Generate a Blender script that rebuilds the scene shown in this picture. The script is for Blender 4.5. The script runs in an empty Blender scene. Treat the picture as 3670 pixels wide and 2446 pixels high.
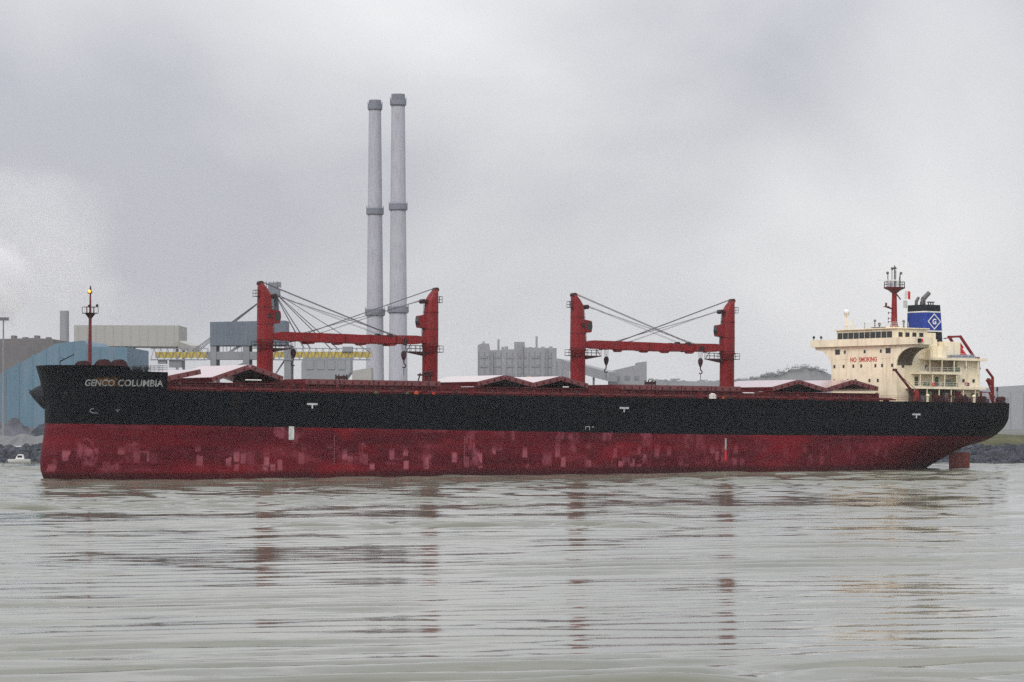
import bpy, bmesh, math, random
import numpy as np
from mathutils import Vector, Matrix

random.seed(7)
rng = np.random.default_rng(11)
scene = bpy.context.scene
COL = scene.collection
R = math.radians

# ------------------------------------------------------------------ camera
EYE = 10.6
FPX = 10195.0
cam_d = bpy.data.cameras.new('camera')
cam_d.lens = 100.0
cam_d.sensor_width = 36.0
cam_d.sensor_fit = 'HORIZONTAL'
cam_d.shift_y = 267.0 / 3670.0
cam_d.clip_start = 1.0
cam_d.clip_end = 20000.0
cam = bpy.data.objects.new('camera', cam_d)
cam.location = (0, 0, EYE)
cam.rotation_euler = (R(90), 0, 0)
COL.objects.link(cam)
scene.camera = cam

# ------------------------------------------------------------------ sky, sun
SUN_EL, SUN_AZ = 42.0, 200.0          # azimuth: clockwise from +Y (behind the camera, slightly to its left)
world = bpy.data.worlds.new('World')
scene.world = world
world.use_nodes = True
wn = world.node_tree
wn.nodes.clear()
W = lambda t: wn.nodes.new(t)
wout = W('ShaderNodeOutputWorld')
bg = W('ShaderNodeBackground')
bg.inputs['Strength'].default_value = 0.1
wn.links.new(bg.outputs[0], wout.inputs['Surface'])
sky = W('ShaderNodeTexSky')
sky.sky_type = 'NISHITA'
sky.sun_disc = False
sky.sun_elevation = R(SUN_EL)
sky.sun_rotation = R(SUN_AZ)
sky.air_density = 1.0
sky.dust_density = 4.0
tc = W('ShaderNodeTexCoord')
# overcast cloud sheet: soft large masses of grey, a little brighter overhead
mp = W('ShaderNodeMapping')
mp.inputs['Location'].default_value = (9.4, 3.3, 6.6)
mp.inputs['Scale'].default_value = (5.0, 5.0, 8.0)
wn.links.new(tc.outputs['Generated'], mp.inputs['Vector'])
n1 = W('ShaderNodeTexNoise')
n1.inputs['Scale'].default_value = 1.0
n1.inputs['Detail'].default_value = 5.0
n1.inputs['Roughness'].default_value = 0.45
n1.inputs['Distortion'].default_value = 0.35
wn.links.new(mp.outputs[0], n1.inputs['Vector'])
cr = W('ShaderNodeValToRGB')
cr.color_ramp.elements[0].position = 0.33
cr.color_ramp.elements[0].color = (4.7, 4.78, 5.25, 1)
cr.color_ramp.elements[1].position = 0.68
cr.color_ramp.elements[1].color = (8.1, 8.1, 8.15, 1)
wn.links.new(n1.outputs['Fac'], cr.inputs['Fac'])
sep = W('ShaderNodeSeparateXYZ')
wn.links.new(tc.outputs['Generated'], sep.inputs[0])
mr = W('ShaderNodeMapRange')
mr.inputs['From Min'].default_value = 0.0
mr.inputs['From Max'].default_value = 0.6
mr.inputs['To Min'].default_value = 1.0
mr.inputs['To Max'].default_value = 1.8
wn.links.new(sep.outputs['Z'], mr.inputs['Value'])
ml = W('ShaderNodeVectorMath')
ml.operation = 'SCALE'
wn.links.new(cr.outputs['Color'], ml.inputs[0])
wn.links.new(mr.outputs[0], ml.inputs['Scale'])
mx = W('ShaderNodeMix')
mx.data_type = 'RGBA'
mx.inputs['Factor'].default_value = 0.93
wn.links.new(sky.outputs[0], mx.inputs['A'])
wn.links.new(ml.outputs[0], mx.inputs['B'])
wn.links.new(mx.outputs['Result'], bg.inputs['Color'])

sun_d = bpy.data.lights.new('sun', 'SUN')
sun_d.energy = 1.5
sun_d.angle = R(25)
sun_d.color = (1.0, 0.96, 0.9)
sun = bpy.data.objects.new('sun', sun_d)
dv = Vector((math.sin(R(SUN_AZ)) * math.cos(R(SUN_EL)), math.cos(R(SUN_AZ)) * math.cos(R(SUN_EL)), math.sin(R(SUN_EL))))
sun.rotation_euler = dv.to_track_quat('Z', 'Y').to_euler()
sun.location = (0, -50, 300)
COL.objects.link(sun)

scene.view_settings.view_transform = 'Standard'
scene.view_settings.look = 'None'
scene.view_settings.exposure = 0.0
scene.view_settings.gamma = 1.0
scene.cycles.use_denoising = False
scene.cycles.max_bounces = 6
scene.cycles.diffuse_bounces = 2
scene.cycles.glossy_bounces = 3
scene.cycles.transmission_bounces = 3
scene.cycles.volume_bounces = 4
scene.cycles.volume_step_rate = 2.0
scene.cycles.caustics_reflective = False
scene.cycles.caustics_refractive = False

# ------------------------------------------------------------------ materials
def mat(name, col, rough=0.6, var=0.25, scale=0.6, spec=0.4, metal=0.0, stretch=(1, 1, 1), dirt=None, dirt_amt=0.5, bump=0.0, coat=0.0):
    m = bpy.data.materials.new(name)
    m.use_nodes = True
    nt = m.node_tree
    b = nt.nodes['Principled BSDF']
    b.inputs['Roughness'].default_value = rough
    b.inputs['Metallic'].default_value = metal
    b.inputs['Specular IOR Level'].default_value = spec
    if coat:
        b.inputs['Coat Weight'].default_value = coat
        b.inputs['Coat Roughness'].default_value = 0.12
    t = nt.nodes.new('ShaderNodeTexCoord')
    mpn = nt.nodes.new('ShaderNodeMapping')
    mpn.inputs['Scale'].default_value = stretch
    nt.links.new(t.outputs['Object'], mpn.inputs['Vector'])
    n = nt.nodes.new('ShaderNodeTexNoise')
    n.inputs['Scale'].default_value = scale
    n.inputs['Detail'].default_value = 6
    n.inputs['Roughness'].default_value = 0.6
    nt.links.new(mpn.outputs[0], n.inputs['Vector'])
    ra = nt.nodes.new('ShaderNodeValToRGB')
    lo = [c * (1 - var) for c in col]
    hi = [min(1, c * (1 + var)) for c in col]
    ra.color_ramp.elements[0].position = 0.3
    ra.color_ramp.elements[0].color = (*lo, 1)
    ra.color_ramp.elements[1].position = 0.7
    ra.color_ramp.elements[1].color = (*hi, 1)
    nt.links.new(n.outputs['Fac'], ra.inputs['Fac'])
    out = ra.outputs['Color']
    if dirt:
        mp2 = nt.nodes.new('ShaderNodeMapping')
        mp2.inputs['Scale'].default_value = (1.3, 1.3, 0.12)
        nt.links.new(t.outputs['Object'], mp2.inputs['Vector'])
        n2 = nt.nodes.new('ShaderNodeTexNoise')
        n2.inputs['Scale'].default_value = 1.0
        n2.inputs['Detail'].default_value = 5
        nt.links.new(mp2.outputs[0], n2.inputs['Vector'])
        r2 = nt.nodes.new('ShaderNodeMapRange')
        r2.inputs['From Min'].default_value = 0.5
        r2.inputs['From Max'].default_value = 0.75
        r2.inputs['To Max'].default_value = dirt_amt
        nt.links.new(n2.outputs['Fac'], r2.inputs['Value'])
        mm = nt.nodes.new('ShaderNodeMix')
        mm.data_type = 'RGBA'
        nt.links.new(r2.outputs[0], mm.inputs['Factor'])
        nt.links.new(out, mm.inputs['A'])
        mm.inputs['B'].default_value = (*dirt, 1)
        out = mm.outputs['Result']
    nt.links.new(out, b.inputs['Base Color'])
    if bump:
        bn = nt.nodes.new('ShaderNodeBump')
        bn.inputs['Strength'].default_value = bump
        bn.inputs['Distance'].default_value = 0.05
        nt.links.new(n.outputs['Fac'], bn.inputs['Height'])
        nt.links.new(bn.outputs[0], b.inputs['Normal'])
    return m

M = {}
M['red'] = mat('crane_red_paint', (0.20, 0.0065, 0.010), 0.5, 0.2, 0.5, 0.3, dirt=(0.11, 0.02, 0.012), dirt_amt=0.6)
M['darkred'] = mat('deck_red_paint', (0.10, 0.007, 0.010), 0.6, 0.45, 0.8, 0.3, dirt=(0.05, 0.018, 0.012), dirt_amt=0.8)
M['hatch'] = mat('hatch_edge_red_paint', (0.13, 0.008, 0.012), 0.45, 0.25, 0.7, 0.5, dirt=(0.07, 0.015, 0.012), dirt_amt=0.4, coat=1.0)
M['hatchtop'] = mat('hatch_top_pale_wet_paint', (0.46, 0.22, 0.235), 0.22, 0.15, 0.5, 0.5, dirt=(0.55, 0.36, 0.36), dirt_amt=0.5, coat=1.0)  # pale pink, lighter than the cover edges
M['deck'] = mat('deck_paint', (0.12, 0.025, 0.02), 0.6, 0.4, 0.5)
M['blackpaint'] = mat('black_paint', (0.010, 0.012, 0.018), 0.55, 0.4, 0.4, 0.25)
M['gear'] = mat('dark_deck_gear', (0.035, 0.012, 0.014), 0.6, 0.5, 1.5, 0.3)
M['cream'] = mat('cream_paint', (0.90, 0.80, 0.60), 0.5, 0.10, 0.35, 0.4, dirt=(0.52, 0.38, 0.22), dirt_amt=0.55)
M['white'] = mat('white_paint', (0.8, 0.8, 0.78), 0.5, 0.08, 0.8, dirt=(0.4, 0.3, 0.22), dirt_amt=0.5)
M['letter'] = mat('hull_letter_paint', (0.50, 0.52, 0.53), 0.6, 0.35, 1.2, 0.2)
M['name'] = mat('ship_name_paint', (0.24, 0.255, 0.265), 0.6, 0.45, 1.4, 0.2, dirt=(0.16, 0.06, 0.012), dirt_amt=0.9)
M['redletter'] = mat('red_letter_paint', (0.55, 0.04, 0.03), 0.5, 0.15, 1.0)
M['glass'] = mat('window_glass', (0.015, 0.018, 0.02), 0.08, 0.3, 1.0, 0.5)
M['blue'] = mat('funnel_blue_paint', (0.008, 0.035, 0.27), 0.45, 0.12, 0.6, 0.4)
M['wire'] = mat('steel_wire', (0.10, 0.10, 0.11), 0.6, 0.2, 1.0)
M['grey'] = mat('grey_paint', (0.28, 0.29, 0.30), 0.6, 0.2, 0.7)
M['exhaust'] = mat('exhaust_steel', (0.12, 0.115, 0.11), 0.6, 0.3, 1.0)
M['tarp'] = mat('blue_grey_tarpaulin', (0.17, 0.20, 0.28), 0.7, 0.2, 1.0)
M['orange'] = mat('orange_paint', (0.5, 0.09, 0.015), 0.5, 0.15, 1.0)
M['bright_red'] = mat('bright_red_paint', (0.62, 0.012, 0.025), 0.45, 0.1, 1.0)
M['yellow'] = mat('yellow_paint', (0.55, 0.42, 0.07), 0.55, 0.15, 0.4, dirt=(0.35, 0.28, 0.2), dirt_amt=0.7)
M['boatwhite'] = mat('boat_white', (0.8, 0.8, 0.8), 0.4, 0.05, 1.0)
M['dull_green'] = mat('dull_green_paint', (0.09, 0.12, 0.05), 0.6, 0.3, 1.0)
# works on the shore
M['bluewall'] = mat('blue_cladding', (0.115, 0.20, 0.27), 0.6, 0.12, 0.08, stretch=(1, 1, 0.3), dirt=(0.19, 0.23, 0.27), dirt_amt=0.7)
M['slate'] = mat('slate_cladding', (0.12, 0.145, 0.185), 0.6, 0.15, 0.07, dirt=(0.20, 0.22, 0.24), dirt_amt=0.6)
M['brownwall'] = mat('grey_brown_cladding', (0.16, 0.15, 0.155), 0.7, 0.15, 0.08)
M['beige'] = mat('beige_cladding', (0.36, 0.355, 0.335), 0.7, 0.06, 0.05)
M['steelgrey'] = mat('grey_steelwork', (0.22, 0.23, 0.25), 0.7, 0.15, 0.15)
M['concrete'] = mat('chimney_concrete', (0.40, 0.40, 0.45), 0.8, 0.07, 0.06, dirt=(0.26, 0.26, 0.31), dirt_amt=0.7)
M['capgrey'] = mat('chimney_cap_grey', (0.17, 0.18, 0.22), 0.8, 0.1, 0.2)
M['winband'] = mat('hazed_window_grey', (0.21, 0.215, 0.235), 0.7, 0.08, 0.05)  # window bands greyed towards the wall, haze put into the colour
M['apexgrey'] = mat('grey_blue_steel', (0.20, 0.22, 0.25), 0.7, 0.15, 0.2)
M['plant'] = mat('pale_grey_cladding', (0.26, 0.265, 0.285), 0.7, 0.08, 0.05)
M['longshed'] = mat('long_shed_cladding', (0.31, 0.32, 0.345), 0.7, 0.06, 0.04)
M['soil'] = mat('yard_ground', (0.16, 0.16, 0.15), 0.9, 0.4, 0.05, 0.2)
M['stone'] = mat('bank_stone', (0.055, 0.062, 0.078), 0.8, 0.55, 0.35, 0.3)
M['grass'] = mat('bank_grass', (0.075, 0.075, 0.04), 0.9, 0.4, 0.15, 0.2)
M['mound'] = mat('stockpile', (0.19, 0.195, 0.20), 0.9, 0.25, 0.02, 0.2)
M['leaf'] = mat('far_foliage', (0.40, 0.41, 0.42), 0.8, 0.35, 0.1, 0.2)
M['trunk'] = mat('tree_bark', (0.06, 0.05, 0.04), 0.9, 0.3, 1.0)

# ------------------------------------------------------------------ mesh helpers
class MB:
    def __init__(s):
        s.v, s.f, s.n = [], [], 0
    def add(s, vs, fs):
        o = len(s.v)
        s.v += [tuple(map(float, p)) for p in vs]
        s.f += [tuple(i + o for i in f) for f in fs]
        return s
    def box(s, x0, x1, y0, y1, z0, z1):
        return s.add([(x0, y0, z0), (x1, y0, z0), (x1, y1, z0), (x0, y1, z0), (x0, y0, z1), (x1, y0, z1), (x1, y1, z1), (x0, y1, z1)],
                     [(0, 3, 2, 1), (4, 5, 6, 7), (0, 1, 5, 4), (1, 2, 6, 5), (2, 3, 7, 6), (3, 0, 4, 7)])
    def tube(s, p, q, r, r2=None, n=8, caps=True):
        p, q = Vector(p), Vector(q)
        r2 = r if r2 is None else r2
        d = (q - p).normalized()
        u = d.cross(Vector((0, 0, 1)) if abs(d.z) < 0.95 else Vector((1, 0, 0))).normalized()
        w = d.cross(u)
        vs = []
        for c, rr in ((p, r), (q, r2)):
            for i in range(n):
                t = 2 * math.pi * i / n
                vs.append(c + (u * math.cos(t) + w * math.sin(t)) * rr)
        fs = [(i, (i + 1) % n, n + (i + 1) % n, n + i) for i in range(n)]
        if caps:
            fs += [tuple(range(n - 1, -1, -1)), tuple(range(n, 2 * n))]
        return s.add(vs, fs)
    def beam(s, p, q, w, h, w2=None, h2=None):
        p, q = Vector(p), Vector(q)
        w2 = w if w2 is None else w2
        h2 = h if h2 is None else h2
        d = (q - p).normalized()
        u = d.cross(Vector((0, 0, 1)) if abs(d.z) < 0.97 else Vector((0, 1, 0))).normalized()
        k = u.cross(d)
        vs = []
        for c, a, b in ((p, w, h), (q, w2, h2)):
            for sx, sz in ((-1, -1), (1, -1), (1, 1), (-1, 1)):
                vs.append(c + u * (sx * a / 2) + k * (sz * b / 2))
        return s.add(vs, [(0, 1, 2, 3), (7, 6, 5, 4), (0, 4, 5, 1), (1, 5, 6, 2), (2, 6, 7, 3), (3, 7, 4, 0)])
    def prism(s, poly, axis, lo, hi):
        # poly: 2-D outline; axis 'y': (x,z), 'x': (y,z), 'z': (x,y)
        n = len(poly)
        def P(a, b, c):
            return {'y': (a, c, b), 'x': (c, a, b), 'z': (a, b, c)}[axis]
        vs = [P(a, b, lo) for a, b in poly] + [P(a, b, hi) for a, b in poly]
        fs = [(i, (i + 1) % n, n + (i + 1) % n, n + i) for i in range(n)]
        fs += [tuple(range(n - 1, -1, -1)), tuple(range(n, 2 * n))]
        return s.add(vs, fs)
    def loft(s, rings, close=True):
        n = len(rings[0])
        vs = [p for r in rings for p in r]
        fs = []
        for k in range(len(rings) - 1):
            for i in range(n):
                j = (i + 1) % n
                fs.append((k * n + i, k * n + j, (k + 1) * n + j, (k + 1) * n + i))
        if close:
            fs += [tuple(range(n - 1, -1, -1)), tuple(range((len(rings) - 1) * n, len(rings) * n))]
        return s.add(vs, fs)
    def ball(s, c, r, n=12, m=8, sz=1.0):
        rings = []
        for k in range(m + 1):
            ph = -math.pi / 2 + math.pi * (k * 0.98 + 0.08) / (m + 0.0) if 0 < k < m else (-math.pi / 2 + 0.02 if k == 0 else math.pi / 2 - 0.02)
            rings.append([(c[0] + r * math.cos(ph) * math.cos(2 * math.pi * i / n), c[1] + r * math.cos(ph) * math.sin(2 * math.pi * i / n), c[2] + r * sz * math.sin(ph)) for i in range(n)])
        return s.loft(rings)
    def obj(s, name, m, parent=None, smooth=False, bevel=0.0):
        me = bpy.data.meshes.new(name)
        me.from_pydata(s.v, [], s.f)
        me.update()
        bm = bmesh.new()
        bm.from_mesh(me)
        bmesh.ops.recalc_face_normals(bm, faces=bm.faces)
        if bevel:
            bmesh.ops.bevel(bm, geom=[e for e in bm.edges if e.is_manifold and e.calc_face_angle(0) > 0.5], offset=bevel, segments=2, affect='EDGES', clamp_overlap=True)
        bm.to_mesh(me)
        bm.free()
        if smooth:
            me.polygons.foreach_set('use_smooth', [True] * len(me.polygons))
            me.set_sharp_from_angle(angle=R(40))
        me.materials.append(m)
        o = bpy.data.objects.new(name, me)
        COL.objects.link(o)
        if parent:
            o.parent = parent
        return o

def tag(o, label=None, cat=None, group=None, kind=None):
    if label: o['label'] = label
    if cat: o['category'] = cat
    if group: o['group'] = group
    if kind: o['kind'] = kind
    return o

def empty(name, loc=(0, 0, 0), rot=(0, 0, 0), parent=None):
    o = bpy.data.objects.new(name, None)
    o.empty_display_size = 0.5
    o.location = loc
    o.rotation_euler = rot
    COL.objects.link(o)
    if parent: o.parent = parent
    return o

def copy_tree(o, parent=None):
    c = o.copy()
    COL.objects.link(c)
    c.parent = parent
    for ch in list(o.children):
        copy_tree(ch, c)
    return c

def text_verts(body, size, bold=0.0, spacing=1.0, extrude=0.0):
    cu = bpy.data.curves.new('lettering', 'FONT')
    cu.body = body
    cu.size = size
    cu.offset = bold
    cu.space_character = spacing
    cu.resolution_u = 4
    cu.fill_mode = 'FRONT' if extrude == 0 else 'BOTH'
    cu.extrude = extrude
    o = bpy.data.objects.new('lettering', cu)
    COL.objects.link(o)
    dg = bpy.context.evaluated_depsgraph_get()
    me = bpy.data.meshes.new_from_object(o.evaluated_get(dg))
    bpy.data.objects.remove(o)
    vs = [tuple(v.co) for v in me.vertices]
    fs = [tuple(p.vertices) for p in me.polygons]
    bpy.data.meshes.remove(me)
    return vs, fs

# ------------------------------------------------------------------ water
def make_water():
    x0, x1, y0, y1 = -210.0, 210.0, 100.0, 646.0
    nx, ny = 421, 1150
    xs = np.linspace(x0, x1, nx)
    ys = np.linspace(y0, y1, ny)
    X, Y = np.meshgrid(xs, ys)
    Z = np.zeros_like(X)
    def patch(sx, sy, n=7):
        P = np.zeros_like(X)
        for _ in range(n):
            kx, ky = rng.normal(0, 1) / sx, rng.normal(0, 1) / sy
            P += np.sin(X * kx + Y * ky + rng.uniform(0, 6.28))
        return P / math.sqrt(n / 2.0)
    def sm(t):
        t = np.clip(t, 0, 1)
        return t * t * (3 - 2 * t)
    # scattered groups of wavelets on otherwise smooth water
    ruff = np.clip(patch(26, 9, 9) - 0.25, 0, 1.8) * (0.35 + 0.9 * np.exp(-((Y - 300) / 70.0) ** 2) + 0.4 * sm((Y - 380) / 100))
    ruff += 0.12 + 0.45 * sm((Y - 330) / 110)
    for k in range(26):
        lam = rng.uniform(2.2, 5.5)
        ang = rng.normal(0.0, 0.20)
        kk = 2 * math.pi / lam
        Z += ruff * (0.050 / kk) * np.sin(kk * (X * math.sin(ang) + Y * math.cos(ang)) + rng.uniform(0, 6.28))
    # long-crested wash from passing ships, running across at a slant
    for g in range(6):
        w0 = rng.uniform(-0.36, -0.16)
        e = np.clip(patch(38, 16, 6) - 0.05, 0, 1.6) * (1.25 - 0.95 * sm((Y - 150) / 190))
        wob = 1.2 * patch(30, 30, 5)
        for k in range(5):
            lam = rng.uniform(2.6, 5.2)
            ang = w0 + rng.normal(0, 0.045)
            kk = 2 * math.pi / lam
            Z += e * (0.036 / kk) * np.sin(kk * (X * math.sin(ang) + Y * math.cos(ang)) + wob + rng.uniform(0, 6.28))
    edge = np.minimum.reduce([(X - x0) / 6, (x1 - X) / 6, (Y - y0) / 4, (y1 - Y) / 6])
    Z *= np.clip(edge, 0, 1)
    V = np.stack([X, Y, Z], -1).reshape(-1, 3)
    idx = np.arange(nx * ny).reshape(ny, nx)
    F = np.stack([idx[:-1, :-1], idx[:-1, 1:], idx[1:, 1:], idx[1:, :-1]], -1).reshape(-1, 4)
    # wide flat water round the rippled sheet
    B = [(-4000, -300), (4000, -300), (4000, 648), (-4000, 648)]
    extra = [(x0, y0, 0), (x1, y0, 0), (x1, y1, 0), (x0, y1, 0)] + [(bx, by, 0) for bx, by in B]
    n0 = len(V)
    V = np.vstack([V, np.array(extra)])
    ring = [(0, 1, 5, 4), (1, 2, 6, 5), (2, 3, 7, 6), (3, 0, 4, 7)]
    F = np.vstack([F, np.array([[n0 + b, n0 + a, n0 + d, n0 + c] for a, b, c, d in ring])])
    me = bpy.data.meshes.new('water')
    me.vertices.add(len(V))
    me.vertices.foreach_set('co', V.ravel())
    me.loops.add(F.size)
    me.loops.foreach_set('vertex_index', F.ravel())
    me.polygons.add(len(F))
    me.polygons.foreach_set('loop_start', np.arange(len(F)) * 4)
    me.polygons.foreach_set('loop_total', np.full(len(F), 4))
    me.polygons.foreach_set('use_smooth', np.ones(len(F), bool))
    me.update(calc_edges=True)
    m = bpy.data.materials.new('water_surface')
    m.use_nodes = True
    nt = m.node_tree
    b = nt.nodes['Principled BSDF']
    b.inputs['Base Color'].default_value = (0.15, 0.155, 0.12, 1)
    b.inputs['Roughness'].default_value = 0.08
    b.inputs['IOR'].default_value = 1.333
    g = nt.nodes.new('ShaderNodeNewGeometry')
    mpn = nt.nodes.new('ShaderNodeMapping')
    mpn.inputs['Scale'].default_value = (0.55, 1.6, 1)
    nt.links.new(g.outputs['Position'], mpn.inputs['Vector'])
    n = nt.nodes.new('ShaderNodeTexNoise')
    n.inputs['Scale'].default_value = 1.0
    n.inputs['Detail'].default_value = 4
    n.inputs['Roughness'].default_value = 0.65
    nt.links.new(mpn.outputs[0], n.inputs['Vector'])
    s1 = nt.nodes.new('ShaderNodeVectorMath'); s1.operation = 'SUBTRACT'
    s1.inputs[1].default_value = (0.5, 0.5, 0.5)
    nt.links.new(n.outputs['Color'], s1.inputs[0])
    s2 = nt.nodes.new('ShaderNodeVectorMath'); s2.operation = 'MULTIPLY'
    s2.inputs[1].default_value = (0.08, 0.12, 0.0)
    nt.links.new(s1.outputs[0], s2.inputs[0])
    s3 = nt.nodes.new('ShaderNodeVectorMath'); s3.operation = 'ADD'
    nt.links.new(s2.outputs[0], s3.inputs[0])
    nt.links.new(g.outputs['Normal'], s3.inputs[1])
    s4 = nt.nodes.new('ShaderNodeVectorMath'); s4.operation = 'NORMALIZE'
    nt.links.new(s3.outputs[0], s4.inputs[0])
    nt.links.new(s4.outputs[0], b.inputs['Normal'])
    me.materials.append(m)
    o = bpy.data.objects.new('water', me)
    COL.objects.link(o)
    tag(o, 'grey rippled canal water', None, kind='structure')
make_water()

# ------------------------------------------------------------------ far shore: ground and bank
def P(px, py, D):
    """a point of the far shore from its bearing, height angle and distance"""
    return ((px - 1835.0) / FPX * D, D, EYE + (1490.0 - py) * D / FPX)
def PX(px, D): return (px - 1835.0) / FPX * D
def PZ(py, D): return EYE + (1490.0 - py) * D / FPX

GZ = 5.4
mb = MB()
mb.add([(-4000, 660, GZ), (4000, 660, GZ), (4000, 8000, GZ), (-4000, 8000, GZ)], [(0, 1, 2, 3)])
tag(mb.obj('ground', M['soil']), kind='structure')

def bank(name, x0, x1, nx, prof, m, amp, dx=0.0):
    xs = np.linspace(x0, x1, nx)
    vs, fs = [], []
    np_ = len(prof)
    for i, x in enumerate(xs):
        for j, (y, z) in enumerate(prof):
            vs.append((x + random.uniform(-.3, .3) * amp, y + random.uniform(-.6, .6) * amp, z + random.uniform(-.45, .45) * amp))
    for i in range(nx - 1):
        for j in range(np_ - 1):
            a = i * np_ + j
            fs.append((a, a + np_, a + np_ + 1, a + 1))
    return MB().add(vs, fs).obj(name, m)
prof = [(634 + k * 1.05, -1.2 + k * 0.42) for k in range(13)]
tag(bank('stone_bank', -330, 330, 620, prof, M['stone'], 1.0), kind='structure')
tag(bank('grass_bank', 60, 330, 120, [(646.5, 3.5), (649, 4.3), (653, 5.2), (657, 5.9), (661, 6.2), (667, 5.0)], M['grass'], 0.5), kind='structure')
# broken ground and heaps on the left quay
tag(bank('yard_verge', -330, 60, 300, [(646.5, 3.4), (650, 4.6), (654, 5.6), (658, 6.0), (664, 5.2)], M['mound'], 1.0), kind='structure')

# rip-rap stones lying on the bank (uncountable)
mb = MB()
for i in range(2600):
    x = random.uniform(-140, 140)
    k = random.random()
    c = (x, 635.5 + k * 11, -0.4 + k * 4.4)
    r = random.uniform(0.25, 0.75)
    vs = [(c[0] + r * random.uniform(.6, 1.2) * sx, c[1] + r * random.uniform(.6, 1.1) * sy, c[2] + r * random.uniform(.5, .9) * sz) for sx, sy, sz in ((-1, -1, -1), (1, -1, -1), (1, 1, -1), (-1, 1, -1), (-.7, -.7, 1), (.7, -.7, 1), (.7, .7, 1), (-.7, .7, 1))]
    mb.add(vs, [(0, 3, 2, 1), (4, 5, 6, 7), (0, 1, 5, 4), (1, 2, 6, 5), (2, 3, 7, 6), (3, 0, 4, 7)])
tag(mb.obj('bank_stones', M['stone']), 'loose grey stones covering the far canal bank', 'stones', kind='stuff')

# ------------------------------------------------------------------ the ship
TH = R(32.0)
TRIM = 0.009
ship = empty('cargo_ship', (-78.0, 472.0, 0.0), (0, TRIM, TH))
tag(ship, 'long bulk carrier with black hull, red bottom, four red deck cranes and cream deckhouse', 'ship')
HB = 16.13
ZD = 14.85
LOA = 200.0

def ip(z, zs, vs): return float(np.interp(z, zs, vs))
A0Z = [-4, 0, 1.5, 3, 5, 7, 9, 12, 15, 17, 18.9]
A0V = [2.2, 0.4, -0.15, -0.2, 0.1, 0.55, 0.95, 1.15, 0.95, 0.6, 0.1]
LBZ = [-4, 0, 5, 9, 15, 19]
LBV = [36, 34, 30, 26, 20, 17]
QZ = [-4, 0, 5, 10, 15, 19]
QV = [.75, .72, .66, .58, .52, .5]
def smooth01(t):
    t = min(1, max(0, t))
    return t * t * (3 - 2 * t)
def a_run(z): return 150 + 35 * smooth01((z - 1.6) / 10.5)
def a_end(z):
    if z <= 1.8: return 190.0
    return ip(z, [1.8, 4.5, 6.2, 7.2, 8.2, 10, 12, 19], [190, 196, 200, 205.5, 209.5, 214, 217, 220])
def half(a, z):
    a0, lb, q = ip(z, A0Z, A0V), ip(z, LBZ, LBV), ip(z, QZ, QV)
    u = min(1, max(0, (a - a0) / lb))
    bow = (1 - (1 - u) ** 2.2) ** q if u > 0 else 0.0
    ar, ae = a_run(z), a_end(z)
    w = min(1, max(0, (a - ar) / (ae - ar)))
    run = (1 - w ** 2.2) ** 0.8
    return HB * bow * run
def stations(z, amax=LOA):
    a0, lb = ip(z, A0Z, A0V), ip(z, LBZ, LBV)
    st = [a0 + lb * (i / 30.0) ** 2 for i in range(31)]
    st += [a0 + lb + (147 - a0 - lb) * i / 12.0 for i in range(1, 13)]
    ae = min(LOA, a_end(z))
    st += [147 + (ae - 147) * (1 - (1 - i / 26.0) ** 1.7) for i in range(1, 27)]
    return st
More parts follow.
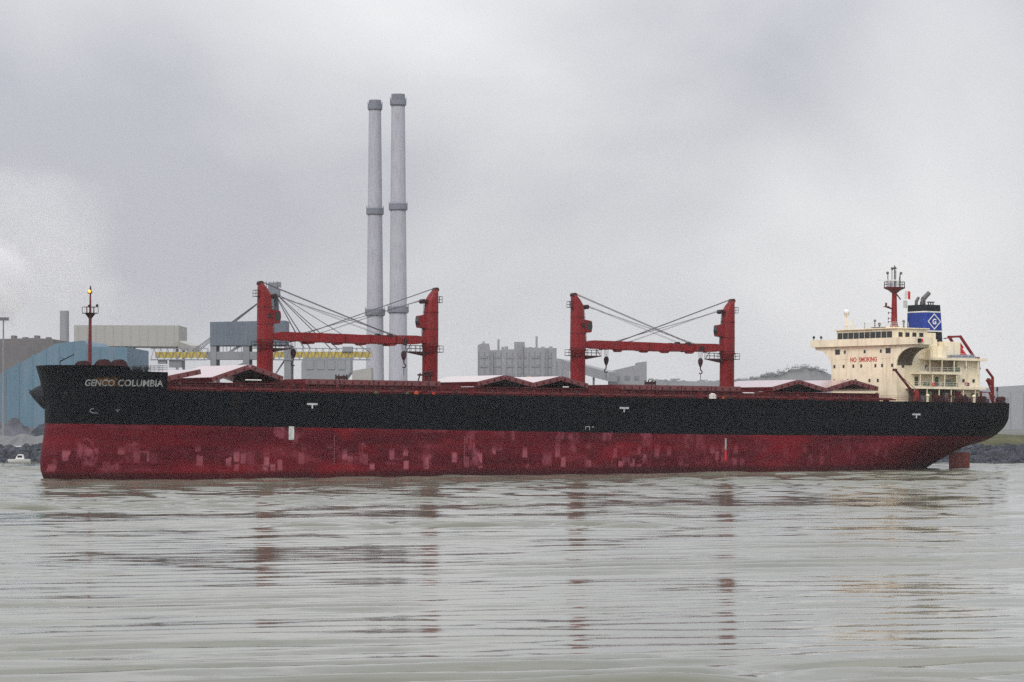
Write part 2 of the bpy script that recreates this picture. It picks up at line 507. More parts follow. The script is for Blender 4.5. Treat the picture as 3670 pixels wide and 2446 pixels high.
def hull_material():
    m = bpy.data.materials.new('hull_paint')
    m.use_nodes = True
    nt = m.node_tree
    b = nt.nodes['Principled BSDF']
    N = nt.nodes.new
    L = nt.links.new
    t = N('ShaderNodeTexCoord')
    s = N('ShaderNodeSeparateXYZ'); L(t.outputs['Object'], s.inputs[0])
    def math_(op, a, bb, c=None):
        k = N('ShaderNodeMath'); k.operation = op
        for i, v in enumerate((a, bb, c)):
            if v is None: continue
            if hasattr(v, 'links'): L(v, k.inputs[i])
            else: k.inputs[i].default_value = v
        return k.outputs[0]
    def noise(scl, detail=4, rough=.55, off=(0, 0, 0), scale=1.0):
        mpn = N('ShaderNodeMapping'); mpn.inputs['Scale'].default_value = scl; mpn.inputs['Location'].default_value = off
        L(t.outputs['Object'], mpn.inputs['Vector'])
        n = N('ShaderNodeTexNoise'); n.inputs['Scale'].default_value = scale; n.inputs['Detail'].default_value = detail; n.inputs['Roughness'].default_value = rough
        L(mpn.outputs[0], n.inputs['Vector'])
        return n.outputs['Fac']
    def rng_(v, a, bb, c=0.0, d=1.0, smooth=True):
        k = N('ShaderNodeMapRange')
        if smooth: k.interpolation_type = 'SMOOTHSTEP'
        k.inputs['From Min'].default_value = a; k.inputs['From Max'].default_value = bb
        k.inputs['To Min'].default_value = c; k.inputs['To Max'].default_value = d
        L(v, k.inputs['Value'])
        return k.outputs[0]
    def mixc(f, a, bb):
        k = N('ShaderNodeMix'); k.data_type = 'RGBA'
        if hasattr(f, 'links'): L(f, k.inputs['Factor'])
        else: k.inputs['Factor'].default_value = f
        for nm, v in (('A', a), ('B', bb)):
            if hasattr(v, 'links'): L(v, k.inputs[nm])
            else: k.inputs[nm].default_value = (*v, 1)
        return k.outputs['Result']
    a, z = s.outputs['X'], s.outputs['Z']
    wlz = lambda z_, a_: math_('SUBTRACT', z_, math_('MULTIPLY', a_, TRIM))
    # red bottom paint
    red = mixc(rng_(noise((.05, .05, .35), 5), .3, .7), (0.070, 0.005, 0.010), (0.145, 0.009, 0.017))
    # worn, chalky rectangles where old coats were touched up
    vo = N('ShaderNodeTexVoronoi'); vo.distance = 'CHEBYCHEV'; vo.inputs['Scale'].default_value = 1.0
    vo.inputs['Randomness'].default_value = .9
    mpn = N('ShaderNodeMapping'); mpn.inputs['Scale'].default_value = (.74, .0, .42)
    L(t.outputs['Object'], mpn.inputs['Vector']); L(mpn.outputs[0], vo.inputs['Vector'])
    sc = N('ShaderNodeSeparateColor'); L(vo.outputs['Color'], sc.inputs[0])
    blk = rng_(sc.outputs[0], .40, .72)
    core = rng_(vo.outputs['Distance'], .46, .26)
    area = math_('MULTIPLY', rng_(noise((.06, 0, .25), 3, .5, (2.7, 0, .4)), .30, .48), rng_(a, 150.0, 85.0, .3, 1.0))
    zb = math_('MULTIPLY', rng_(wlz(z, a), 1.0, 1.7), rng_(wlz(z, a), 6.0, 3.6))
    wear = math_('MULTIPLY', math_('MULTIPLY', blk, core), math_('MULTIPLY', area, zb))
    wear = math_('MULTIPLY', wear, rng_(noise((.9, .9, 1.3), 5, .7), .22, .46))
    red = mixc(math_('MULTIPLY', wear, .8), red, (0.42, 0.125, 0.16))
    vo2 = N('ShaderNodeTexVoronoi'); vo2.distance = 'CHEBYCHEV'
    vo2.inputs['Scale'].default_value = 1.0; vo2.inputs['Randomness'].default_value = 1.0
    mp2 = N('ShaderNodeMapping'); mp2.inputs['Scale'].default_value = (.40, 0, .24); mp2.inputs['Location'].default_value = (3.3, 0, 1.7)
    wob = N('ShaderNodeTexNoise'); wob.inputs['Scale'].default_value = .8; L(t.outputs['Object'], wob.inputs['Vector'])
    ad = N('ShaderNodeVectorMath'); ad.operation = 'ADD'; L(mp2.outputs[0], ad.inputs[0])
    sc_ = N('ShaderNodeVectorMath'); sc_.operation = 'SCALE'; sc_.inputs['Scale'].default_value = .35
    L(wob.outputs['Color'], sc_.inputs[0]); L(sc_.outputs[0], ad.inputs[1])
    L(t.outputs['Object'], mp2.inputs['Vector']); L(ad.outputs[0], vo2.inputs['Vector'])
    sc3 = N('ShaderNodeSeparateColor'); L(vo2.outputs['Color'], sc3.inputs[0])
    w2 = math_('MULTIPLY', math_('MULTIPLY', rng_(sc3.outputs[1], .60, .80), rng_(vo2.outputs['Distance'], .5, .25)), rng_(wlz(z, a), 1.2, 2.2))
    w2 = math_('MULTIPLY', math_('MULTIPLY', w2, rng_(a, 140.0, 100.0, .15, 1.0)), rng_(noise((1.3, 0, .5), 5, .7, (3, 0, 3)), .34, .60))
    red = mixc(math_('MULTIPLY', w2, .7), red, (0.33, 0.085, 0.12))
    # broad chalky fading, strongest from the bow to amidships
    chalk = math_('MULTIPLY', rng_(noise((.11, 0, .34), 5, .62, (1.3, 0, 2.2)), .50, .72), rng_(a, 150.0, 70.0, .25, 1.0))
    red = mixc(math_('MULTIPLY', chalk, .42), red, (0.30, 0.065, 0.09))
    blot = rng_(noise((.35, 0, .5), 5, .65, (5.1, 0, 7.2)), .52, .66)
    red = mixc(math_('MULTIPLY', blot, .45), red, (0.045, 0.006, 0.010))
    # smaller vertical scrapes
    sc2 = math_('MULTIPLY', rng_(noise((1.1, 0, .14), 4, .6, (9, 0, 1)), .60, .70), zb)
    red = mixc(math_('MULTIPLY', sc2, .45), red, (0.30, 0.07, 0.09))
    patch = rng_(noise((.055, 0, .16), 3, .5, (.65, 0, .3)), .54, .68)
    red = mixc(math_('MULTIPLY', patch, .6), red, (0.23, 0.010, 0.017))
    # rust runs
    rust = rng_(noise((.8, .8, .05), 5, .6, (4, 1, 0)), .62, .75)
    red = mixc(math_('MULTIPLY', rust, .4), red, (0.10, 0.028, 0.012))
    # wet, weed-stained boot just above the water (the water's edge runs up by the trim)
    wl = math_('SUBTRACT', z, math_('MULTIPLY', a, TRIM))
    wet = rng_(math_('ADD', wl, math_('MULTIPLY', noise((.4, .4, .4), 3), .8)), 2.1, .9)
    red = mixc(math_('MULTIPLY', wet, .75), red, (0.030, 0.010, 0.012))
    # black topsides
    blk_ = mixc(rng_(noise((.06, .06, .4), 4), .35, .7), (0.0018, 0.0024, 0.0045), (0.003, 0.0045, 0.009))
    blk_ = mixc(math_('MULTIPLY', rng_(noise((.9, .9, .06), 5, .6, (1, 3, 2)), .58, .74), .55), blk_, (0.020, 0.012, 0.010))
    # rusty smear across the ship's name
    ga = math_('MULTIPLY', rng_(a, 4.6, 5.6), rng_(a, 8.2, 7.2))
    gz = math_('MULTIPLY', rng_(z, 15.3, 15.7), rng_(z, 17.1, 16.6))
    smear = math_('MULTIPLY', math_('MULTIPLY', ga, gz), rng_(noise((1.5, 1.5, 1.5), 3), .35, .6))
    blk_ = mixc(math_('MULTIPLY', smear, .8), blk_, (0.16, 0.06, 0.012))
    line = math_('SUBTRACT', 9.3, math_('MULTIPLY', math_('MINIMUM', a, 125.0), 0.0088))
    d = math_('SUBTRACT', z, line)
    d = math_('ADD', d, math_('MULTIPLY', math_('SUBTRACT', noise((.6, .6, .6), 3), .5), .25))
    col = mixc(rng_(d, -.06, .06), red, blk_)
    L(col, b.inputs['Base Color'])
    b.inputs['Roughness'].default_value = .62
    b.inputs['Specular IOR Level'].default_value = .08
    return m
M['hull'] = hull_material()

def build_hull():
    zs = [-4, -3, -2, -1, -.4] + [i * .5 for i in range(0, 27)] + [13.5, 14.2, ZD]
    rows = []
    for z in zs:
        st = stations(z)
        rows.append([(a, half(a, z), z) for a in st])
    n = len(rows[0])
    V, F = [], []
    for side in (-1, 1):
        for r in rows:
            V += [(a, side * (b if 0 < i < n - 1 else (b if i else 0.0)), z) for i, (a, b, z) in enumerate(r)]
    m = len(rows)
    for sidx in range(2):
        o = sidx * m * n
        for j in range(m - 1):
            for i in range(n - 1):
                q = (o + j * n + i, o + j * n + i + 1, o + (j + 1) * n + i + 1, o + (j + 1) * n + i)
                F.append(q if sidx == 0 else q[::-1])
    o = m * n
    for j in range(m - 1):      # transom and counter
        F.append((j * n + n - 1, o + j * n + n - 1, o + (j + 1) * n + n - 1, (j + 1) * n + n - 1))
    for i in range(n - 1):      # bottom
        F.append((i, o + i, o + i + 1, i + 1))
    mb = MB().add(V, F)
    me = bpy.data.meshes.new('hull')
    me.from_pydata(mb.v, [], mb.f)
    bm = bmesh.new(); bm.from_mesh(me)
    bmesh.ops.remove_doubles(bm, verts=bm.verts, dist=0.002)
    bmesh.ops.recalc_face_normals(bm, faces=bm.faces)
    bm.to_mesh(me); bm.free()
    me.polygons.foreach_set('use_smooth', [True] * len(me.polygons))
    me.set_sharp_from_angle(angle=R(50))
    me.materials.append(M['hull'])
    h = bpy.data.objects.new('hull', me)
    COL.objects.link(h)
    h.parent = ship
    return h
hull = build_hull()

# deck plate
def deck_plate(name, z, a0, a1, m, inset=.04):
    st = [a0 + (a1 - a0) * i / 90.0 for i in range(91)]
    st = [a for a in st if half(a, z) > 0.05]
    vs = [(a, -half(a, z) + inset, z) for a in st] + [(a, half(a, z) - inset, z) for a in st]
    n = len(st)
    return MB().add(vs, [(i, i + 1, n + i + 1, n + i) for i in range(n - 1)]).obj(name, m, ship)
deck_plate('main_deck', ZD - .06, 12, 199.95, M['deck'])

# forecastle: raised sides with bulwark
def fc_top(a): return ip(a, [0, 8.6, 9.6, 15.3], [18.95, 18.75, 17.95, 17.85])
def build_forecastle():
    A1 = 15.3
    V, F = [], []
    cols = [(i / 40.0) ** 1.8 for i in range(41)]
    rowsn = 9
    for side in (-1, 1):
        for j in range(rowsn):
            for c in cols:
                af = c * A1
                zt = fc_top(af)
                z = ZD + (zt - ZD) * j / (rowsn - 1)
                a0 = ip(z, A0Z, A0V)
                a = a0 + (A1 - a0) * c
                V.append((a, side * half(a, z), z))
    n = len(cols)
    for s_ in range(2):
        o = s_ * n * rowsn
        for j in range(rowsn - 1):
            for i in range(n - 1):
                q = (o + j * n + i, o + j * n + i + 1, o + (j + 1) * n + i + 1, o + (j + 1) * n + i)
                F.append(q if s_ == 0 else q[::-1])
    # aft bulkhead
    o = n * rowsn
    for j in range(rowsn - 1):
        F.append((j * n + n - 1, o + j * n + n - 1, o + (j + 1) * n + n - 1, (j + 1) * n + n - 1))
    f = MB().add(V, F).obj('forecastle', M['hull'], ship, smooth=True)
    return f
fcs = build_forecastle()
deck_plate('forecastle_deck', 17.45, .8, 15.25, M['deck'], .06)

def on_hull(body, size, a_start, z0, m, name, bold=.02, spacing=1.0, parent=hull, width=None, off=.035):
    vs, fs = text_verts(body, size, bold, spacing)
    xmax = max(v[0] for v in vs)
    k = (width / xmax) if width else 1.0
    tab_a = np.linspace(a_start - 1, a_start + 40, 900)
    pts = np.array([(a, half(a, z0)) for a in tab_a])
    arc = np.concatenate([[0], np.cumsum(np.hypot(*(pts[1:] - pts[:-1]).T))])
    s0 = np.interp(a_start, tab_a, arc)
    out = []
    for x, y, _ in vs:
        a = float(np.interp(s0 + x * k, arc, tab_a))
        z = z0 + y
        e = .05
        db = (half(a + e, z) - half(a - e, z)) / (2 * e)
        nn = math.hypot(1, db)
        out.append((a - off * db / nn * -1 * -1, -(half(a, z) + off / nn * (1 + db * db) ** .5), z))
    return MB().add(out, fs).obj(name, m, parent)
on_hull('GENCO COLUMBIA', 1.48, 3.75, 15.5, M['name'], 'ship_name', .035, 1.02, fcs, width=13.2, off=.06)

# marks on the port side: little T-shaped tug marks, load marks, draught scales
def side_mark(name, rects, m):
    mb = MB()
    for (a0, a1, z0, z1) in rects:
        y = -(half((a0 + a1) / 2, (z0 + z1) / 2) + .012)
        mb.box(a0, a1, y - .012, y + .01, z0, z1)
    o = mb.obj(name, m, hull)
    if len(rects) > 4: o['kind'] = 'stuff'
    return o
def A_of(px, t=HB):
    k = (px - 1835.0) / FPX
    c, s = math.cos(TH), math.sin(TH)
    return (78.0 - t * s + k * (472.0 - t * c)) / (c - k * s)
def Z_of(py, a, t=HB):
    Yd = 472.0 + a * math.sin(TH) - t * math.cos(TH)
    return EYE + (1490.0 - py) * Yd / FPX + TRIM * a
for px, py in ((1117, 1449), (2235, 1463), (3283, 1486)):
    a = A_of(px)
    z = Z_of(py, a)
    side_mark('tug_mark', [(a - 1.0, a + 1.0, z - .16, z + .16), (a - .14, a + .14, z - .75, z - .17)], M['letter'])
a = A_of(1043); side_mark('white_patch', [(a - .5, a + .5, Z_of(1577, a), Z_of(1529, a))], M['letter'])
a = A_of(2600)
z1_, z0_ = Z_of(1571, a), Z_of(1612, a)
side_mark('draught_scale', [(a - .18, a + .18, z0_ + i * (z1_ - z0_) / 9, z0_ + (i + .72) * (z1_ - z0_) / 9) for i in range(9)], M['letter'])
side_mark('draught_scale', [(a - .2, a + .2, Z_of(1652, a), z0_ - .1)], M['bright_red'])
for px in (1197, 1663):
    a = A_of(px)
    side_mark('draught_scale', [(a - .06, a + .06, Z_of(1665, a) + i * .42, Z_of(1665, a) + i * .42 + .26) for i in range(12)], mat('faded_mark', (.30, .12, .12), .7))
a = A_of(2105); z = Z_of(1530, a)
side_mark('load_line_mark', [(a - .5, a + .5, z - .05, z + .05), (a - .5, a - .4, z - .5, z - .06), (a + .35, a + .45, z - .6, z - .06), (a + .9, a + 1.3, z - .1, z)], M['letter'])
# bow symbols (bulb and thruster)
def bow_mark(a, z, pts, m, w=.12):
    mb = MB()
    for (u0, v0, u1, v1) in pts:
        p = (a + u0, -(half(a + u0, z + v0) + .05), z + v0)
        q = (a + u1, -(half(a + u1, z + v1) + .05), z + v1)
        mb.tube(p, q, w / 2, n=5)
    return mb.obj('bow_symbol', m, hull)
bow_mark(4.9, 11.3, [(0, .35, .35, .5), (0, .35, -.1, 0), (-.1, 0, .35, -.25), (.35, -.25, .9, -.25)], M['name'])
bow_mark(8.3, 11.5, [(-.35, .1, .35, .1), (0, .25, 0, -.25), (-.2, -.1, .2, -.1)], M['name'], .07)

# rudder
mb = MB()
ring = lambda z, x0, x1, w: [(x0, 0, z), (x0 + .35 * (x1 - x0), -w, z), (x1, -.12, z), (x1, .12, z), (x0 + .35 * (x1 - x0), w, z)]
mb.loft([ring(-4, 196.3, 201.7, .45), ring(4.7, 196.3, 201.7, .45), ring(4.95, 196.5, 201.6, .3)])
mb.obj('rudder', mat('rudder_paint', (.19, .028, .016), .6, .4, .7, dirt=(.07, .02, .014), dirt_amt=.8), ship, smooth=True)

# anchors housed on the bows
def anchor(side, g):
    a, z = 2.1, 13.9
    y = side * (half(a, z) + .05)
    d = Vector((-.72, side * .69, 0))
    c = Vector((a, y, z))
    mb = MB()
    mb.loft([[tuple(c + d * k * g + Vector((d.y * r * math.cos(t), -d.x * r * math.cos(t), r * 1.15 * math.sin(t) + .25 * k)) * g) for t in [2 * math.pi * i / 12 for i in range(12)]] for k, r in ((-.9, 1.5), (.1, 1.15), (.9, .62), (1.25, .34), (1.6, .08))])
    tx = Vector((d.y, -d.x, 0))
    for s_ in (-1, 1):
        mb.beam(c + d * .7 * g + tx * s_ * .3 * g, c + d * 1.45 * g + tx * s_ * .5 * g + Vector((0, 0, .7 * g)), .4 * g, .3 * g, .12, .12)
    mb.beam(c + d * .75 * g - tx * .7 * g, c + d * .75 * g + tx * .7 * g, .4 * g, .5 * g)
    mb.obj('anchor', M['blackpaint'], ship)
anchor(1, 1.5); anchor(-1, .45)

# railings
def rail(name, pts, h=1.05, step=1.6, r=.028, bars=3, m=None, parent=ship):
    mb = MB()
    for p, q in zip(pts[:-1], pts[1:]):
        p, q = Vector(p), Vector(q)
        n = max(1, int((q - p).length / step))
        for i in range(n + 1):
            c = p.lerp(q, i / n)
            mb.tube(c, c + Vector((0, 0, h)), r, n=4, caps=False)
        for k in range(bars):
            zz = Vector((0, 0, h * (k + 1) / bars))
            mb.tube(p + zz, q + zz, r * .85, n=4, caps=False)
    return mb.obj(name, m or M['darkred'], parent)
for side in (-1, 1):
    pts = [(a, side * (half(a, ZD) - .15), ZD) for a in [16 + i * (199.5 - 16) / 46 for i in range(47)]]
    rail('railing', pts)
rail('railing', [(199.7, -half(199.7, ZD) + .1, ZD), (199.7, half(199.7, ZD) - .1, ZD)])
rail('railing', [(a, -(half(a, 17.9) - .2), 17.9) for a in (9.8, 11, 12.5, 14, 15.2)], h=1.0, m=M['blackpaint'])
rail('railing', [(15.2, -(half(15.2, 17.9) - .2), 17.9), (15.2, half(15.2, 17.9) - .2, 17.9)], h=1.0, m=M['blackpaint'])

# forecastle gear
M['winch'] = mat('winch_paint', (.035, .006, .009), .6, .5, 1.5, dirt=(.09, .01, .012), dirt_amt=.6)
def winch(x, y, r, w, red=True):
    mb = MB()
    mb.tube((x, y - w, 17.5 + r), (x, y + w, 17.5 + r), r * .72, n=14)
    for k in (-w, -w * .25, w * .25, w):
        mb.tube((x, y + k - .06, 17.5 + r), (x, y + k + .06, 17.5 + r), r, n=16)
    mb.box(x - r * .9, x + r * .9, y + w + .1, y + w + .9, 17.46, 17.5 + r * 1.3)
    mb.box(x - r, x + r, y - w - .2, y + w + 1, 17.46, 17.62)
    return mb.obj('mooring_winch', M['gear'] if not red else M['winch'], ship)
winch(6.6, -1.2, 1.15, .9); winch(9.7, -2.6, 1.3, .8); winch(12.2, -3.3, 1.3, .8); winch(11.6, 4.5, .9, 1.4)
for x, y in ((3, -1.5), (4, 3), (12.5, -9.5), (13.7, -9.9), (13.2, 7.5), (6.4, -8.2)):
    mb = MB()
    for k in (-.35, .35):
        mb.tube((x + k, y, 17.45), (x + k, y, 18.25), .2, n=10)
        mb.tube((x + k, y, 18.2), (x + k, y, 18.32), .27, n=10)
    mb.box(x - .7, x + .7, y - .3, y + .3, 17.46, 17.55)
    mb.obj('bollard', M['blackpaint'], ship)
for x, y in ((11.2, -8.9), (12.4, -9.2), (13.5, -8.6), (14.6, -9.0), (14.2, -6.0)):
    mb = MB()
    mb.tube((x, y, 17.45), (x, y, 18.5), .28, n=10)
    mb.tube((x, y, 18.45), (x, y, 18.85), .55, .38, n=12)
    mb.obj('mushroom_vent', M['blackpaint'], ship)
mb = MB()
mb.tube((2.2, -2.0, 17.45), (2.2, -2.0, 19.7), .09, n=8)
mb.tube((2.2, -2.0, 19.6), (4.0, -3.6, 20.75), .10, n=8)
mb.tube((2.2, -2.0, 20.2), (2.9, -2.7, 20.0), .05, n=6)
mb.obj('anchor_davit', M['blackpaint'], ship)

# foremast
fm = MB()
fm.tube((8.4, 0, 17.4), (8.4, 0, 28.0), .36, .24, n=12)
fm.tube((8.4, 0, 28.0), (8.4, 0, 31.5), .20, .12, n=10)
foremast = fm.obj('foremast', mat('mast_red_paint', (.13, .012, .018), .5, .3, 1.0), ship, smooth=True)
mb = MB()
mb.box(7.4, 9.4, -1.0, 1.0, 27.75, 27.87)
mb.prism([(7.5, 27.74), (9.3, 27.74), (8.6, 26.9), (8.2, 26.9)], 'y', -.12, .12)
mb.beam((8.4, -1.6, 27.8), (8.4, 1.6, 27.8), .14, .14)
for x, y in ((7.4, -1), (9.4, -1), (9.4, 1), (7.4, 1), (8.4, -1.6), (8.4, 1.6)):
    mb.tube((x, y, 27.8), (x, y, 28.9), .05, n=5)
for (p, q) in (((7.4, -1), (9.4, -1)), ((9.4, -1), (9.4, 1)), ((9.4, 1), (7.4, 1)), ((7.4, 1), (7.4, -1))):
    mb.tube((*p, 28.85), (*q, 28.85), .04, n=5)
mb.ball((7.7, -1.1, 29.0), .22, 8, 5); mb.ball((9.2, -1.0, 29.1), .25, 8, 5)
mb.obj('crosstree', M['gear'], foremast)
mb = MB()
mb.tube((8.4, 0, 31.4), (8.4, 0, 32.4), .22, .1, n=8)
mb.box(8.0, 8.6, -.25, .25, 31.1, 31.5)
mb.obj('mast_top', M['gear'], foremast)
lm = bpy.data.materials.new('lit_masthead_lamp'); lm.use_nodes = True
lb = lm.node_tree.nodes['Principled BSDF']
lb.inputs['Emission Color'].default_value = (1, .22, .02, 1); lb.inputs['Emission Strength'].default_value = 3.5
lb.inputs['Base Color'].default_value = (.9, .4, .1, 1)
MB().ball((8.05, -.42, 31.45), .26, 10, 6).obj('masthead_lamp', lm, foremast)

# hatches ------------------------------------------------------------
HATCH = [(17.6, 38.5), (44.2, 71.2), (78.6, 102.6), (109.5, 137.0), (144.2, 170.2)]
CW = 9.2
CZ = ZD + 1.55           # coaming top
PT = .85                 # cover thickness
def coaming(a0, a1):
    mb = MB()
    for y0, y1 in ((-CW, -CW + .25), (CW - .25, CW)):
        mb.box(a0, a1, y0, y1, ZD - .05, CZ)
        sgn = -1 if y0 < 0 else 1
        yo = sgn * CW
        n = int((a1 - a0) / 1.9)
        for i in range(n + 1):
            x = a0 + .2 + (a1 - a0 - .4) * i / n
            mb.prism([(yo, ZD - .05), (yo + sgn * .75, ZD - .05), (yo + sgn * .38, CZ - .12), (yo, CZ - .12)], 'x', x - .05, x + .05)
        mb.box(a0 - .1, a1 + .1, min(yo, yo + sgn * .42), max(yo, yo + sgn * .42), CZ - .115, CZ + .02)
    mb.box(a0 - .25, a0 - .003, -CW, CW, ZD - .05, CZ)
    mb.box(a1 + .003, a1 + .25, -CW, CW, ZD - .05, CZ)
    return mb.obj('hatch_coaming', M['darkred'], ship)
def panel(p, q, label=None):
    """one cover panel between two (a, z) points on its underside"""
    (a0, z0), (a1, z1) = p, q
    d = Vector((a1 - a0, z1 - z0)).normalized()
    nrm = Vector((-d.y, d.x))
    g = .06
    A = Vector((a0, z0)) + d * g
    B = Vector((a1, z1)) - d * g
    mb = MB()
    w = CW + .12
    poly = [A, B, B + nrm * PT, A + nrm * PT]
    mb.prism([(v.x, v.y) for v in poly], 'y', -w, w)
    o = mb.obj('hatch_cover', M['hatch'], ship, bevel=.05)
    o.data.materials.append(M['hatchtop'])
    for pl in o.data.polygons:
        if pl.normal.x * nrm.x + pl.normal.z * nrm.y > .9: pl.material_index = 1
    # side cleats, wheels
    mb = MB()
    L_ = (B - A).length
    for i in range(4):
        c = A + d * (L_ * (i + .5) / 4) + nrm * .35
        mb.box(c.x - .12, c.x + .12, -w - .14, -w - .003, c.y - .22, c.y + .22)
        mb.box(c.x - .12, c.x + .12, w + .003, w + .14, c.y - .22, c.y + .22)
    tag(mb.obj('cleats', M['darkred'], o), kind='stuff')
    return o
for a0, a1 in HATCH: coaming(a0, a1)
cz = CZ + .03
for h, nP in ((1, 4), (3, 4)):      # closed hatches
    a0, a1 = HATCH[h]
    for i in range(nP):
        panel((a0 + (a1 - a0) * i / nP, cz), (a0 + (a1 - a0) * (i + 1) / nP, cz))
# hatches cracked open: pairs of panels lifted into a ridge
panel((17.9, cz), (24.6, cz + 1.35))
panel((26.6, cz), (33.6, cz + 2.3)); panel((33.7, cz + 2.3), (39.9, cz + .35))
panel((78.8, cz + .05), (84.6, cz + 1.35)); panel((84.6, cz + 1.35), (90.5, cz + .05)); panel((90.6, cz + .05), (96.5, cz + 1.35)); panel((96.5, cz + 1.35), (102.4, cz + .05))
panel((144.4, cz + .05), (150.6, cz + 1.55)); panel((150.6, cz + 1.55), (157.2, cz + .05)); panel((157.3, cz + .05), (164.0, cz + 1.75)); panel((164.0, cz + 1.75), (170.2, cz + .45))
# supports, boxes and small gear on the closed covers and between the hatches
for x in (56.3, 122.6):
    mb = MB()
    zt = cz + PT
    mb.box(x - .85, x + .85, -.6, .6, zt + .25, zt + .8)
    for sx in (-.8, .8):
        for sy in (-.55, .55):
            mb.box(x + sx - .09, x + sx + .09, sy - .09, sy + .09, zt + .003, zt + 1.05)
    mb.obj('jib_rest', M['gear'], ship)
for a_c in (41.2, 74.4, 106.2, 140.5):
    mb = MB()
    mb.box(a_c - 2.6, a_c + 2.6, 3.2, 7.2, ZD - .05, ZD + 2.6)
    mb.box(a_c - 2.4, a_c + 2.4, -7.0, -3.4, ZD - .05, ZD + 1.9)
    mb.box(a_c - .5, a_c + .5, -8.6, -7.4, ZD - .05, ZD + 1.2)
    mb.obj('winch_house', M['darkred'], ship)
mb = MB()
for dx, dz in ((-1.3, 2.4), (-.2, 2.9), (.4, 2.2)):
    mb.tube((71.8 + dx, -4, cz + .6), (71.9 + dx * .7, -4, cz + dz), .12, n=6)
    mb.tube((71.8 + dx, -2.4, cz + .6), (71.9 + dx * .7, -2.4, cz + dz), .12, n=6)
mb.box(70.6, 72.6, -4.3, -2.1, cz + 1.9, cz + 2.2)
mb.tube((70.7, -4, cz + 2.4), (72.6, -4, cz + 2.6), .22, n=6)
mb.obj('hatch_lifting_frame', M['gear'], ship)
# pipes and fittings along the port deck edge
mb = MB()
for y, z, r in ((-11.3, ZD + .55, .13), (-11.8, ZD + .45, .10), (-12.4, ZD + .35, .16)):
    mb.tube((18, y, z), (172, y, z), r, n=6)
for i in range(40):
    x = 18 + i * 3.9
    mb.box(x - .06, x + .06, -12.7, -11.0, ZD - .05, ZD + .3)
mb.obj('deck_pipes', M['darkred'], ship)
for i in range(46):
    x = 19 + i * 3.3 + random.uniform(-.8, .8)
    h = random.choice([.7, .9, 1.1, 1.4])
    y = -random.uniform(12.6, 14.6)
    mb = MB()
    if i % 3 == 0:
        mb.tube((x, y, ZD - .05), (x, y, ZD + h), .14, n=8); mb.tube((x, y, ZD + h - .05), (x, y, ZD + h + .28), .34, .22, n=10)
        mb.obj('deck_vent', M['darkred'] if i % 2 else M['gear'], ship)
    elif i % 3 == 1:
        mb.box(x - .6, x + .6, y - .3, y + .3, ZD - .05, ZD + .12)
        for k in (-.36, .36):
            mb.tube((x + k, y, ZD), (x + k, y, ZD + .75), .17, n=8)
        mb.obj('bollard', M['gear'], ship)
    else:
        mb.box(x - .45, x + .45, y - .25, y + .25, ZD - .05, ZD + h * .8); mb.box(x - .5, x + .5, y - .3, y + .3, ZD + h * .8, ZD + h * .8 + .08)
        mb.obj('deck_locker', M['darkred'], ship)
for px, py, m_, r in ((1457, 1434, 'dull_green', .3), (1490, 1433, 'orange', .42), (1552, 1434, 'redletter', .32), (2552, 1424, 'white', .75), (2590, 1428, 'orange', .3), (1345, 1375, 'dull_green', .35)):
    a = A_of(px, 14.2)
    z = ZD if py > 1400 else ZD
    mb = MB()
    mb.tube((a, -14.2, z - .04), (a, -14.2, z + r * 1.1), r * .9, n=12)
    mb.tube((a, -14.2, z + r * 1.1), (a, -14.2, z + r * 1.35), r * .7, r * .3, n=12)
    mb.obj('paint_drum', M[m_], ship)
# pale pipes glimpsed beneath the raised covers
for px, py, w in ((905, 1363, 3.0), (2025, 1388, 1.2), (2680, 1409, 2.6)):
    a = A_of(px, 9.9)
    z = Z_of(py, a, 9.9)
    MB().tube((a - w / 2, -9.9, z), (a + w / 2, -9.9, z), .11, n=6).obj('handrail_pipe', M['white'], ship)

